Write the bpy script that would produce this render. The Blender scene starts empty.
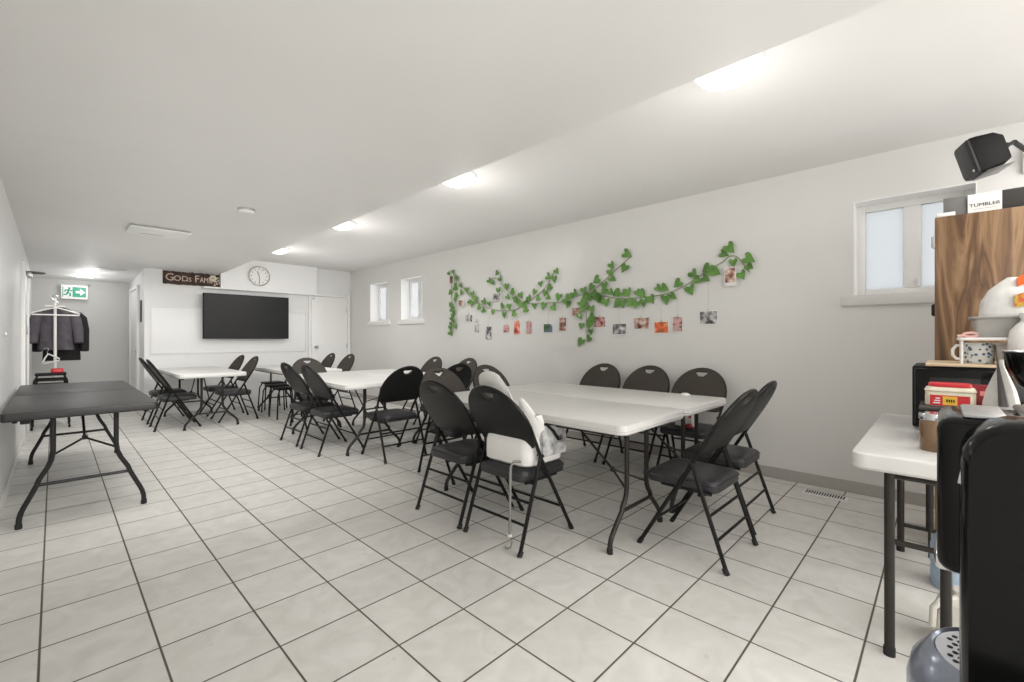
import bpy, bmesh, math, random
from mathutils import Vector, Matrix
random.seed(7)
C = bpy.context.scene.collection
PI = math.pi

# ------------------------------------------------------------------ materials
def nt(name):
    m = bpy.data.materials.new(name); m.use_nodes = True
    t = m.node_tree
    return m, t, t.nodes['Principled BSDF']

def mat(name, col, rough=.5, metal=0., noise=.06, scale=30., bump=0., bscale=200., spec=.5, coat=0., emit=0.):
    m, t, b = nt(name)
    N, L = t.nodes, t.links
    tc = N.new('ShaderNodeTexCoord')
    if noise > 0:
        n = N.new('ShaderNodeTexNoise'); n.inputs['Scale'].default_value = scale; n.inputs['Detail'].default_value = 4
        L.new(tc.outputs['Object'], n.inputs['Vector'])
        r = N.new('ShaderNodeValToRGB')
        r.color_ramp.elements[0].position = .3; r.color_ramp.elements[1].position = .7
        r.color_ramp.elements[0].color = (*[c*(1-noise) for c in col], 1)
        r.color_ramp.elements[1].color = (*[min(1, c*(1+noise)) for c in col], 1)
        L.new(n.outputs['Fac'], r.inputs['Fac']); L.new(r.outputs['Color'], b.inputs['Base Color'])
    else:
        b.inputs['Base Color'].default_value = (*col, 1)
    b.inputs['Roughness'].default_value = rough; b.inputs['Metallic'].default_value = metal
    b.inputs['Specular IOR Level'].default_value = spec; b.inputs['Coat Weight'].default_value = coat
    if bump > 0:
        n2 = N.new('ShaderNodeTexNoise'); n2.inputs['Scale'].default_value = bscale; n2.inputs['Detail'].default_value = 3
        L.new(tc.outputs['Object'], n2.inputs['Vector'])
        bp = N.new('ShaderNodeBump'); bp.inputs['Strength'].default_value = bump; bp.inputs['Distance'].default_value = .004
        L.new(n2.outputs['Fac'], bp.inputs['Height']); L.new(bp.outputs['Normal'], b.inputs['Normal'])
    if emit > 0:
        b.inputs['Emission Color'].default_value = (*col, 1); b.inputs['Emission Strength'].default_value = emit
    return m

S = .327                                     # tile pitch in metres
def floor_mat():
    m, t, b = nt('ceramic_tile'); N, L = t.nodes, t.links
    tc = N.new('ShaderNodeTexCoord'); sep = N.new('ShaderNodeSeparateXYZ'); L.new(tc.outputs['Object'], sep.inputs[0])
    def M(op, a, bb=None):
        n = N.new('ShaderNodeMath'); n.operation = op
        for i, v in enumerate((a, bb)):
            if v is None: continue
            if isinstance(v, (int, float)): n.inputs[i].default_value = v
            else: L.new(v, n.inputs[i])
        return n.outputs[0]
    gx = M('DIVIDE', M('ADD', sep.outputs['X'], .0394), S); gy = M('DIVIDE', M('SUBTRACT', sep.outputs['Y'], .2253), S)
    def edge(g):
        f = M('FRACT', g); d = M('MINIMUM', f, M('SUBTRACT', 1., f)); return M('MULTIPLY', d, S)
    d = M('MINIMUM', edge(gx), edge(gy))
    mr = N.new('ShaderNodeMapRange'); mr.interpolation_type = 'SMOOTHSTEP'
    mr.inputs['From Min'].default_value = .0026; mr.inputs['From Max'].default_value = .0048
    L.new(d, mr.inputs['Value'])
    cmb = N.new('ShaderNodeCombineXYZ'); L.new(M('FLOOR', gx), cmb.inputs[0]); L.new(M('FLOOR', gy), cmb.inputs[1])
    wn = N.new('ShaderNodeTexWhiteNoise'); wn.noise_dimensions = '2D'; L.new(cmb.outputs[0], wn.inputs['Vector'])
    vs = N.new('ShaderNodeVectorMath'); vs.operation = 'MULTIPLY_ADD'
    L.new(wn.outputs['Color'], vs.inputs[0]); vs.inputs[1].default_value = (9, 9, 9); L.new(tc.outputs['Object'], vs.inputs[2])
    n = N.new('ShaderNodeTexNoise'); n.inputs['Scale'].default_value = 7; n.inputs['Detail'].default_value = 7; n.inputs['Distortion'].default_value = 1.2
    L.new(vs.outputs[0], n.inputs['Vector'])
    r = N.new('ShaderNodeValToRGB'); e = r.color_ramp.elements
    e[0].position = .3; e[0].color = (.60, .585, .55, 1); e[1].position = .68; e[1].color = (.70, .688, .662, 1)
    L.new(n.outputs['Fac'], r.inputs['Fac'])
    hsv = N.new('ShaderNodeHueSaturation'); L.new(r.outputs['Color'], hsv.inputs['Color'])
    L.new(M('ADD', M('MULTIPLY', wn.outputs['Value'], .09), .955), hsv.inputs['Value'])
    # scuffs
    n2 = N.new('ShaderNodeTexNoise'); n2.inputs['Scale'].default_value = 26; n2.inputs['Detail'].default_value = 8; L.new(vs.outputs[0], n2.inputs['Vector'])
    r2 = N.new('ShaderNodeValToRGB'); r2.color_ramp.elements[0].position = .66; r2.color_ramp.elements[1].position = .76
    r2.color_ramp.elements[0].color = (0, 0, 0, 1); r2.color_ramp.elements[1].color = (.45, .45, .45, 1)
    L.new(n2.outputs['Fac'], r2.inputs['Fac'])
    mx0 = N.new('ShaderNodeMix'); mx0.data_type = 'RGBA'; L.new(r2.outputs['Color'], mx0.inputs[0]); L.new(hsv.outputs[0], mx0.inputs[6]); mx0.inputs[7].default_value = (.46, .43, .38, 1)
    mx = N.new('ShaderNodeMix'); mx.data_type = 'RGBA'; L.new(mr.outputs[0], mx.inputs[0])
    mx.inputs[6].default_value = (.105, .088, .07, 1); L.new(mx0.outputs[2], mx.inputs[7])
    L.new(mx.outputs[2], b.inputs['Base Color'])
    L.new(M('SUBTRACT', .85, M('MULTIPLY', mr.outputs[0], .47)), b.inputs['Roughness'])
    bp = N.new('ShaderNodeBump'); bp.inputs['Strength'].default_value = .5; bp.inputs['Distance'].default_value = .003
    L.new(mr.outputs[0], bp.inputs['Height']); L.new(bp.outputs['Normal'], b.inputs['Normal'])
    return m

def wood_mat(name, c1, c2, c3, axis='Z', scale=1.):
    m, t, b = nt(name); N, L = t.nodes, t.links
    tc = N.new('ShaderNodeTexCoord'); mp = N.new('ShaderNodeMapping'); L.new(tc.outputs['Object'], mp.inputs['Vector'])
    sc = [9*scale, 9*scale, 9*scale]; sc['XYZ'.index(axis)] = .9*scale
    mp.inputs['Scale'].default_value = sc
    n = N.new('ShaderNodeTexNoise'); n.inputs['Scale'].default_value = 1.1; n.inputs['Detail'].default_value = 5; n.inputs['Distortion'].default_value = 1.5
    L.new(mp.outputs[0], n.inputs['Vector'])
    w = N.new('ShaderNodeMath'); w.operation = 'MULTIPLY'; w.inputs[1].default_value = 7.; L.new(n.outputs['Fac'], w.inputs[0])
    s = N.new('ShaderNodeMath'); s.operation = 'PINGPONG'; s.inputs[1].default_value = 1.; L.new(w.outputs[0], s.inputs[0])
    r = N.new('ShaderNodeValToRGB'); e = r.color_ramp.elements
    e[0].color = (*c1, 1); e[1].color = (*c3, 1); e[0].position = 0; e[1].position = 1
    k = e.new(.5); k.color = (*c2, 1)
    L.new(s.outputs[0], r.inputs['Fac']); L.new(r.outputs['Color'], b.inputs['Base Color'])
    b.inputs['Roughness'].default_value = .42
    return m

def photo_mat(name, cols, scale=14., seed=0.):
    m, t, b = nt(name); N, L = t.nodes, t.links
    tc = N.new('ShaderNodeTexCoord'); mp = N.new('ShaderNodeMapping'); mp.inputs['Location'].default_value = (seed, seed*.7, seed*1.3)
    L.new(tc.outputs['Object'], mp.inputs['Vector'])
    n = N.new('ShaderNodeTexNoise'); n.inputs['Scale'].default_value = scale; n.inputs['Detail'].default_value = 2; L.new(mp.outputs[0], n.inputs['Vector'])
    r = N.new('ShaderNodeValToRGB'); r.color_ramp.interpolation = 'B_SPLINE'
    e = r.color_ramp.elements
    while len(e) < len(cols): e.new(.5)
    for i, c in enumerate(cols):
        e[i].position = .3+.4*i/(len(cols)-1); e[i].color = (*c, 1)
    L.new(n.outputs['Fac'], r.inputs['Fac']); L.new(r.outputs['Color'], b.inputs['Base Color']); b.inputs['Roughness'].default_value = .3
    return m

def emis(name, col, s):
    m = bpy.data.materials.new(name); m.use_nodes = True; t = m.node_tree
    t.nodes.remove(t.nodes['Principled BSDF'])
    e = t.nodes.new('ShaderNodeEmission'); e.inputs[0].default_value = (*col, 1); e.inputs[1].default_value = s
    t.links.new(e.outputs[0], t.nodes['Material Output'].inputs[0]); return m

def pane_mat(name, tint, frost):
    m = bpy.data.materials.new(name); m.use_nodes = True; t = m.node_tree; N, L = t.nodes, t.links
    N.remove(N['Principled BSDF'])
    tr = N.new('ShaderNodeBsdfTranslucent'); tr.inputs[0].default_value = (*tint, 1)
    tp = N.new('ShaderNodeBsdfTransparent'); tp.inputs[0].default_value = (*tint, 1)
    gl = N.new('ShaderNodeBsdfGlossy'); gl.inputs['Roughness'].default_value = .1
    m1 = N.new('ShaderNodeMixShader'); m1.inputs[0].default_value = frost; L.new(tp.outputs[0], m1.inputs[1]); L.new(tr.outputs[0], m1.inputs[2])
    fr = N.new('ShaderNodeFresnel'); fr.inputs[0].default_value = 1.3
    m2 = N.new('ShaderNodeMixShader'); L.new(fr.outputs[0], m2.inputs[0]); L.new(m1.outputs[0], m2.inputs[1]); L.new(gl.outputs[0], m2.inputs[2])
    L.new(m2.outputs[0], N['Material Output'].inputs[0]); return m

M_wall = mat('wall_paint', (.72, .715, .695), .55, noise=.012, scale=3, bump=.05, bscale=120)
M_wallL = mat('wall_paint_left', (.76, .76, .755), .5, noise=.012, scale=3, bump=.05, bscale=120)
M_ceil = mat('ceiling_paint', (.77, .765, .755), .6, noise=.012, scale=2)
M_trim = mat('white_trim', (.80, .80, .79), .35, noise=.01)
M_grey = mat('corridor_grey_paint', (.56, .555, .54), .55, noise=.015, scale=3)
M_base = mat('vinyl_baseboard', (.42, .40, .375), .5, noise=.03)
M_floor = floor_mat()
M_frame = mat('bronze_black_tube', (.008, .0075, .007), .36, noise=.1, spec=.25)
M_vinyl = mat('black_vinyl', (.028, .028, .031), .42, spec=.45, noise=.12, scale=60, bump=.15, bscale=350)
M_taupe = mat('taupe_fabric', (.060, .0525, .0455), .8, spec=.2, noise=.12, scale=80, bump=.2, bscale=500)
M_slate = mat('slate_back_vinyl', (.009, .0095, .0095), .42, spec=.25, noise=.1, scale=60, bump=.1, bscale=350)
M_pipe = mat('seat_piping', (.035, .035, .036), .4)
M_rub = mat('black_rubber', (.012, .012, .012), .7)
M_white_top = mat('white_plastic_top', (.64, .632, .615), .38, noise=.015, scale=20, bump=.12, bscale=250)
M_tleg = mat('table_leg_paint', (.022, .019, .016), .36, noise=.1, spec=.35)
M_black_top = mat('black_plastic_top', (.020, .019, .0185), .38, spec=.4, noise=.12, scale=25, bump=.25, bscale=220)
M_bleg = mat('black_leg_paint', (.014, .014, .014), .4, spec=.35)
M_wp = mat('white_plastic', (.80, .79, .77), .35, noise=.02)
M_gp = mat('grey_plastic', (.36, .35, .33), .45, noise=.04)
M_gb = mat('glossy_black', (.004, .004, .004), .12, noise=.05, spec=.22)
M_mb = mat('matte_black', (.007, .007, .007), .55, noise=.1, spec=.25)
M_screen = mat('screen_black', (.012, .012, .013), .4, noise=.03, spec=.25)
M_chrome = mat('chrome', (.72, .73, .74), .16, metal=1., noise=.02)
M_steel = mat('brushed_steel', (.5, .5, .51), .35, metal=.9, noise=.05)
M_red = mat('red_plastic', (.62, .025, .035), .35)
M_yel = mat('yellow_print', (.82, .50, .05), .5)
M_cream = mat('cream_plastic', (.74, .68, .54), .4)
M_leaf = mat('ivy_leaf', (.115, .255, .05), .5, noise=.35, scale=9)
M_vine = mat('vine_stem', (.24, .27, .13), .6)
M_print = mat('photo_paper', (.78, .77, .75), .35)
M_thread = mat('thread', (.55, .54, .52), .8)
M_glassw = emis('dome_light_glass', (1., .97, .92), 3.0)
M_led = emis('led_panel', (1., .98, .95), 5.)
M_walnut = wood_mat('walnut_laminate', (.085, .042, .020), (.165, .088, .040), (.27, .165, .085))
M_board = wood_mat('bamboo_board', (.50, .36, .22), (.60, .46, .30), (.66, .54, .38), 'Y')
M_signw = mat('weathered_sign_board', (.050, .022, .016), .7, noise=.5, scale=18)
M_signl = mat('sign_letter_paint', (.62, .50, .40), .6, noise=.15, scale=40)
M_coat1 = mat('mauve_grey_cloth', (.095, .085, .098), .85, noise=.2, scale=12, bump=.3, bscale=60)
M_coat2 = mat('black_cloth', (.014, .012, .013), .9, noise=.2, scale=12)
M_green = mat('exit_green', (.015, .36, .22), .4)
M_exitw = mat('exit_white', (.84, .85, .84), .4, emit=.15)
M_pane = pane_mat('frosted_pane', (.54, .55, .555), .6)
M_pane2 = pane_mat('clear_bright_pane', (.9, .905, .91), .5)
M_lin = mat('reveal_daylight_white', (.90, .90, .895), .35, noise=.01)  # white paint, lightened to put daylight into the window reveals

# ------------------------------------------------------------------ mesh helpers
def mark(bm, fn, idx):
    n0 = set(bm.faces); fn()
    for f in bm.faces:
        if f not in n0: f.material_index = idx

def box(bm, lo, hi, bev=0., seg=2):
    r = bmesh.ops.create_cube(bm, size=1)
    vs = r['verts']
    for v in vs:
        v.co = Vector([lo[i]+(v.co[i]+.5)*(hi[i]-lo[i]) for i in range(3)])
    if bev > 0:
        es = list({e for v in vs for e in v.link_edges})
        bmesh.ops.bevel(bm, geom=es, offset=bev, segments=seg, affect='EDGES', profile=.5)
    return bm

def tube(bm, pts, r, seg=8, closed=False):
    pts = [Vector(p) for p in pts]; n = len(pts); rings = []
    up = None
    for i, p in enumerate(pts):
        a = pts[i-1] if (i > 0 or closed) else p
        b = pts[(i+1) % n] if (i < n-1 or closed) else p
        d = (b-a).normalized()
        if up is None:
            up = Vector((0, 0, 1)) if abs(d.z) < .9 else Vector((1, 0, 0))
        x = d.cross(up)
        if x.length < 1e-5: x = d.orthogonal()
        x.normalize(); y = x.cross(d).normalized(); up = y
        rr = r[i] if isinstance(r, (list, tuple)) else r
        rings.append([bm.verts.new(p+x*math.cos(2*PI*k/seg)*rr+y*math.sin(2*PI*k/seg)*rr) for k in range(seg)])
    m = n if closed else n-1
    for i in range(m):
        A, B = rings[i], rings[(i+1) % n]
        for k in range(seg):
            bm.faces.new((A[k], A[(k+1) % seg], B[(k+1) % seg], B[k]))
    if not closed:
        bm.faces.new(list(reversed(rings[0]))); bm.faces.new(rings[-1])
    return bm

def lathe(bm, prof, c=(0, 0, 0), seg=24, ax=None):
    """profile of (r,z) about +Z at c; ax: optional rotation matrix"""
    c = Vector(c); rings = []
    for r, z in prof:
        if r < 1e-5:
            v = Vector((0, 0, z)); rings.append([bm.verts.new(c+(ax @ v if ax else v))])
        else:
            L = []
            for k in range(seg):
                v = Vector((r*math.cos(2*PI*k/seg), r*math.sin(2*PI*k/seg), z))
                L.append(bm.verts.new(c+(ax @ v if ax else v)))
            rings.append(L)
    for A, B in zip(rings, rings[1:]):
        for k in range(seg):
            k2 = (k+1) % seg
            if len(A) == 1 and len(B) == 1: continue
            if len(A) == 1: bm.faces.new((A[0], B[k2], B[k]))
            elif len(B) == 1: bm.faces.new((A[k], A[k2], B[0]))
            else: bm.faces.new((A[k], A[k2], B[k2], B[k]))
    if len(rings[0]) > 1: bm.faces.new(list(reversed(rings[0])))
    if len(rings[-1]) > 1: bm.faces.new(rings[-1])
    return bm

def loft(bm, rings, cap=True):
    R = [[bm.verts.new(p) for p in r] for r in rings]
    n = len(R[0])
    for A, B in zip(R, R[1:]):
        for k in range(n):
            bm.faces.new((A[k], A[(k+1) % n], B[(k+1) % n], B[k]))
    if cap:
        bm.faces.new(list(reversed(R[0]))); bm.faces.new(R[-1])
    return bm

def rrect(hx, hy, rad, n=5, cx=0, cy=0):
    out = []
    for sx, sy, a0 in ((1, 1, 0), (-1, 1, PI/2), (-1, -1, PI), (1, -1, 1.5*PI)):
        for k in range(n+1):
            a = a0+PI/2*k/n
            out.append((cx+sx*(hx-rad)+rad*math.cos(a), cy+sy*(hy-rad)+rad*math.sin(a)))
    return out

def slab(bm, hx, hy, rad, z0, z1, e=.006, n=5, cx=0, cy=0):
    prof = [(-e, z0), (0, z0+e), (0, z1-e), (-e*.3, z1-e*.3), (-e, z1)]
    return loft(bm, [[(x, y, z) for x, y in rrect(hx+o, hy+o, max(rad+o, .001), n, cx, cy)] for o, z in prof])

def obj(name, bm, m, parent=None, smooth=True, ang=.7, loc=None):
    me = bpy.data.meshes.new(name)
    bmesh.ops.recalc_face_normals(bm, faces=bm.faces)
    bm.to_mesh(me); bm.free()
    if smooth:
        me.shade_smooth(); me.set_sharp_from_angle(angle=ang)
    for k in (m if isinstance(m, (list, tuple)) else [m]): me.materials.append(k)
    o = bpy.data.objects.new(name, me); C.objects.link(o)
    if parent: o.parent = parent
    if loc: o.location = loc
    return o

def B(): return bmesh.new()

def tag(o, label, cat, group=None, kind=None):
    o['label'] = label; o['category'] = cat
    if group: o['group'] = group
    if kind: o['kind'] = kind
    return o

def thing(name, label, cat, loc=(0, 0, 0), rz=0., group=None):
    o = bpy.data.objects.new(name, None); C.objects.link(o); o.empty_display_size = .1
    o.location = loc; o.rotation_euler = (0, 0, rz)
    return tag(o, label, cat, group)

def dup(root, loc, rz, label=None, group=None):
    r = root.copy(); C.objects.link(r); r.location = loc; r.rotation_euler = (0, 0, rz)
    if label: r['label'] = label
    if group: r['group'] = group
    for ch in list(root.children):
        c = ch.copy(); C.objects.link(c); c.parent = r
        for g in list(ch.children):
            d = g.copy(); C.objects.link(d); d.parent = c
    return r

def struct(name, bm, m, parent=None, smooth=False, label=None, cat=None):
    o = obj(name, bm, m, parent, smooth)
    if parent is None:
        o['kind'] = 'structure'
        o['label'] = label or name.replace('_', ' '); o['category'] = cat or name.split('_')[0]
    return o

def text_mesh(s, size, ext=.002, align='CENTER', sx=1.):
    cu = bpy.data.curves.new('lettering_source', 'FONT'); cu.body = s; cu.size = size; cu.extrude = ext
    cu.align_x = align; cu.align_y = 'CENTER'; cu.resolution_u = 3
    o = bpy.data.objects.new('lettering_source', cu); C.objects.link(o)
    dg = bpy.context.evaluated_depsgraph_get()
    me = bpy.data.meshes.new_from_object(o.evaluated_get(dg))
    bpy.data.objects.remove(o); bpy.data.curves.remove(cu)
    bm = bmesh.new(); bm.from_mesh(me); bpy.data.meshes.remove(me)
    for v in bm.verts: v.co.x *= sx
    return bm

def place(bm, mtx):
    bmesh.ops.transform(bm, matrix=mtx, verts=bm.verts); return bm

def wallfacing(pos, axis):
    """matrix taking a flat XY lettering to stand on a wall: axis '-y' faces -y (reads along +x), '-x' faces -x (reads along -y)"""
    if axis == '-y': R = Matrix(((1, 0, 0), (0, 0, -1), (0, 1, 0)))
    else: R = Matrix(((0, 0, -1), (-1, 0, 0), (0, 1, 0)))
    return Matrix.Translation(pos) @ R.to_4x4()

# ------------------------------------------------------------------ room shell
XL, XR, XS = -.26, 4.34, 1.98          # left wall, window wall, edge of the dropped ceiling
YF, YE, YB = 8.95, 10.8, -2.3          # far wall, corridor end, behind the camera
ZH = 2.6
def zl(y): return 2.355-.005*y if y < YF else 2.31-.05*(y-YF)

bm = B(); box(bm, (XL-.3, YB-.2, -.1), (XR+.3, YE+.3, 0)); struct('floor', bm, M_floor, label='cream square ceramic tile floor with dark grout', cat='floor')
bm = B()
ys = [YB-.2, 0, YF, YE+.2]
loft(bm, [[(XL-.2, y, zl(y)), (XS, y, zl(y)), (XS, y, ZH+.12), (XL-.2, y, ZH+.12)] for y in ys])
struct('ceiling_low', bm, M_ceil, label='dropped white ceiling over the left half of the room', cat='ceiling')
bm = B(); box(bm, (XS, YB-.2, ZH), (XR+.3, YF+.3, ZH+.12)); struct('ceiling_high', bm, M_ceil, label='higher white ceiling beside the window wall', cat='ceiling')

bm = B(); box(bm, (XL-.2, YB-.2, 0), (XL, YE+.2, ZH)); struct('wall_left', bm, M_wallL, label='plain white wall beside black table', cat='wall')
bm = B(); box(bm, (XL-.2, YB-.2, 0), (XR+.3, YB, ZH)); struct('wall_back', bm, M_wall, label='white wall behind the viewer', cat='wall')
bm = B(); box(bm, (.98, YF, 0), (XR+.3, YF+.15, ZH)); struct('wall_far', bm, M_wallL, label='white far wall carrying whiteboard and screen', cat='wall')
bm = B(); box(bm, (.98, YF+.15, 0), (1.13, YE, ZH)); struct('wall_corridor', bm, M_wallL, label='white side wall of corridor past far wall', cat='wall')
bm = B(); box(bm, (XL-.2, YE, 0), (1.2, YE+.15, ZH)); struct('wall_corridor_end', bm, M_grey, label='grey end wall under exit sign', cat='wall')

# window wall with three openings
WT = .25
wins = [(-.16, .506, 1.535, 2.262), (6.33, 6.995, 1.535, 2.272), (7.433, 8.106, 1.535, 2.272)]
bm = B(); y = YB-.2
for a, b2, z0, z1 in wins:
    box(bm, (XR, y, 0), (XR+WT, a, ZH)); box(bm, (XR, a, 0), (XR+WT, b2, z0)); box(bm, (XR, a, z1), (XR+WT, b2, ZH)); y = b2
box(bm, (XR, y, 0), (XR+WT, YF+.15, ZH))
struct('wall_right', bm, M_wall, label='long white window wall with leaf garlands', cat='wall')
wl = ['two-pane window behind wooden cabinet', 'small window nearer to the garlands', 'small window next to the far door']
for i, (a, b2, z0, z1) in enumerate(wins):
    e = bpy.data.objects.new('window_%d' % (i+1), None); C.objects.link(e); e['kind'] = 'structure'; e['label'] = wl[i]; e['category'] = 'window'
    x0 = XR+.17; fw = .055
    bm = B()
    for lo, hi in (((x0, a, z0), (x0+.06, a+fw, z1)), ((x0, b2-fw, z0), (x0+.06, b2, z1)), ((x0, a+fw, z0), (x0+.06, b2-fw, z0+fw)), ((x0, a+fw, z1-fw), (x0+.06, b2-fw, z1))):
        box(bm, lo, hi, .006)
    mid = (a+b2)/2
    box(bm, (x0, mid-.05, z0+fw), (x0+.06, mid+.05, z1-fw), .006)
    if i == 0: box(bm, (x0-.02, mid-.045, z0+fw), (x0, mid-.03, z0+.12), .003)
    obj('window_frame', bm, M_trim, e)
    for p, q in ((a+fw, mid-.05), (mid+.05, b2-fw)):
        bm = B(); box(bm, (x0+.025, p, z0+fw), (x0+.031, q, z1-fw)); obj('pane', bm, M_pane2 if i else M_pane, e, False)
    bm = B(); box(bm, (XR-.022, a-.075, z0-.078), (XR, b2+.075, z0-.002), .004)
    box(bm, (XR-.012, a-.012, z0-.006), (XR+.17, b2+.012, z0+.004), .002)
    obj('window_sill', bm, M_trim if i else M_wall, e)
    bm = B(); t = .006
    box(bm, (XR-.002, a, z0+.004), (x0, a+t, z1)); box(bm, (XR-.002, b2-t, z0+.004), (x0, b2, z1)); box(bm, (XR-.002, a+t, z1-t), (x0, b2-t, z1))
    obj('daylit_lining', bm, M_lin, e, False)  # added lining carries the reveal's daylight in its colour

bm = B(); box(bm, (XR-.012, YB, 0), (XR, YF, .092), .004); struct('baseboard_right', bm, M_base, label='grey vinyl baseboard along window wall', cat='baseboard')
bm = B(); box(bm, (XL, YB, 0), (XL+.012, 7.35, .09), .004); struct('baseboard_left', bm, M_trim, label='pale baseboard along the left wall', cat='baseboard')
bm = B(); box(bm, (.98, YF-.012, 0), (3.5, YF, .09), .004); struct('baseboard_far', bm, M_trim, label='pale baseboard under whiteboard', cat='baseboard')
# duct box over the screen
bm = B(); box(bm, (1.74, YF-.11, 2.05), (XS, YF, 2.078)); box(bm, (XS, YF-.11, 2.05), (3.6, YF, ZH)); bmesh.ops.remove_doubles(bm, verts=bm.verts, dist=1e-4)
struct('trim_1', bm, mat('duct_paint', (.83, .83, .825), .5, noise=.01), label='white boxed duct carrying the clock', cat='duct')

def door(name, lab, x0, x1, zt, ypl, hingeright=True):
    """door in a wall facing -y"""
    e = bpy.data.objects.new(name, None); C.objects.link(e); e['kind'] = 'structure'; e['label'] = lab; e['category'] = 'door'
    bm = B(); box(bm, (x0, ypl-.02, .01), (x1, ypl, zt), .003); obj('door_panel', bm, M_trim, e)
    bm = B(); box(bm, (x0-.06, ypl-.03, 0), (x0-.006, ypl, zt+.06), .004); box(bm, (x1+.006, ypl-.03, 0), (min(x1+.06, XR-.001), ypl, zt+.06), .004); box(bm, (x0-.006, ypl-.03, zt+.006), (x1+.006, ypl, zt+.06), .004)
    obj('door_frame', bm, M_trim, e)
    hx, kx = (x1-.01, x0+.08) if hingeright else (x0+.01, x1-.08)
    bm = B(); lathe(bm, [(.0, .0), (.03, 0), (.03, .008), (.012, .012), (.012, .04), (.028, .05), (.03, .065), (.018, .078), (0, .08)], (kx, ypl-.02, 1.04), 14, Matrix.Rotation(PI/2, 3, 'X'))
    obj('knob', bm, M_steel, e)
    for z in (.25, 1.05, 1.78):
        bm = B(); tube(bm, [(hx, ypl-.03, z-.05), (hx, ypl-.03, z+.05)], .011); obj('hinge', bm, M_steel, e)
    bm = B(); box(bm, (x0+.02, ypl-.032, zt-.06), (x0+.06, ypl-.02, zt-.03), .003); obj('door_stop', bm, M_steel, e)
door('door_1', 'white door in far corner beside the duct box', 3.53, 4.26, 2.04, YF)
# white corridor doors (wall facing -x at .98, wall facing +x at XL)
e = bpy.data.objects.new('door_2', None); C.objects.link(e); e['kind'] = 'structure'; e['label'] = 'white corridor door opposite the coats'; e['category'] = 'door'
bm = B(); box(bm, (.955, 9.55, .01), (.98, 10.45, 2.02), .003); obj('door_panel', bm, M_trim, e)
bm = B(); box(bm, (.94, 9.48, 0), (.98, 9.545, 2.09), .004); box(bm, (.94, 10.455, 0), (.98, 10.52, 2.09), .004); box(bm, (.94, 9.545, 2.03), (.98, 10.455, 2.09), .004); obj('door_frame', bm, M_trim, e)
bm = B(); tube(bm, [(.955, 9.64, 1.0), (.91, 9.64, 1.0), (.905, 9.66, 1.0), (.905, 9.75, 1.0)], .009); lathe(bm, [(.028, 0), (.028, .012), (0, .012)], (.955, 9.64, 1.0), 12, Matrix.Rotation(-PI/2, 3, 'Y')); obj('handle', bm, M_steel, e)
e = bpy.data.objects.new('door_3', None); C.objects.link(e); e['kind'] = 'structure'; e['label'] = 'white door in left wall just before coats'; e['category'] = 'door'
bm = B(); box(bm, (XL, 7.5, .01), (XL+.015, 8.5, 2.0), .003); obj('door_panel', bm, M_trim, e)
bm = B(); box(bm, (XL, 7.42, 0), (XL+.035, 7.495, 2.07), .004); box(bm, (XL, 8.505, 0), (XL+.035, 8.58, 2.07), .004); box(bm, (XL, 7.495, 2.005), (XL+.035, 8.505, 2.07), .004); obj('door_frame', bm, M_trim, e)
bm = B(); box(bm, (XL+.015, 8.3, 1.25), (XL+.03, 8.34, 1.5), .004); obj('push_plate', bm, M_steel, e)
bm = B(); box(bm, (XL+.0, 5.05, 1.22), (XL+.012, 5.075, 1.25), .003); tag(obj('wall_hook', bm, M_steel), 'tiny grey hook on plain left wall', 'hook')

# door closer arm
t = thing('door_closer', 'dark looped door closer arm above left corridor door', 'door closer', (XL, 7.95, 1.965))
bm = B(); box(bm, (0.03, -.13, -.025), (.075, .1, .03), .008); obj('closer_body', bm, M_steel, t)
bm = B(); tube(bm, [(.06+.09*math.cos(a)+.03, .07*math.sin(a)-.05, .035) for a in [2*PI*k/16 for k in range(16)]], .011, 8, True); obj('closer_arm', bm, mat('closer_grey', (.2, .19, .18), .4, metal=.6), t)

# ------------------------------------------------------------------ ceiling fixtures
bm = B(); lathe(bm, [(.02, 0), (.165, 0), (.17, -.012), (.165, -.02), (.0, -.02)][::-1], (0, 0, 0), 32)
rim_me = None
dl = ['ceiling dome light nearest the speaker', 'ceiling dome light above the chair with booster seat', 'ceiling dome light third from speaker', 'ceiling dome light nearest the clock']
for i, y in enumerate((.80, 3.0, 5.2, 7.38)):
    if i == 0:
        t0 = thing('dome_light', dl[0], 'ceiling light', (2.41, y, ZH), 0, 'dome lights on the high ceiling')
        r = obj('light_rim', bm, M_trim, t0)
        b2 = B(); lathe(b2, [(0, -.088), (.05, -.084), (.1, -.07), (.135, -.048), (.152, -.02)], (0, 0, 0), 32); obj('glass_shade', b2, M_glassw, t0)
    else:
        dup(t0, (2.41, y, ZH), 0, dl[i])
t = thing('smoke_detector', 'round white smoke detector on low ceiling', 'smoke detector', (1.17, 4.37, zl(4.37)))
bm = B(); lathe(bm, [(0, -.038), (.035, -.037), (.055, -.03), (.062, -.018)], seg=24); obj('detector_cover', bm, M_wp, t)
bm = B(); lathe(bm, [(0, -.018), (.066, -.018), (.068, -.004), (.068, 0), (0, 0)], seg=24); obj('detector_base', bm, M_gp, t)
t = thing('ceiling_hatch', 'square white air diffuser panel on low ceiling', 'air vent', (.76, 5.86, zl(5.86)))
bm = B(); slab(bm, .25, .2, .01, -.03, -.018, .004); obj('diffuser_panel', bm, M_trim, t)
bm = B(); box(bm, (-.235, -.185, -.018), (.235, .185, 0)); obj('diffuser_neck', bm, M_gp, t, False)
bm = B(); box(bm, (-.15, .10, -.0325), (.06, .115, -.03)); obj('slot', bm, M_gp, t, False)
t = thing('linear_vent', 'narrow slot vent in the corridor ceiling', 'air vent', (.63, 9.3, zl(9.3)))
bm = B(); box(bm, (-.17, -.05, -.012), (.17, .05, 0), .004); obj('vent_frame', bm, M_trim, t)
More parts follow.
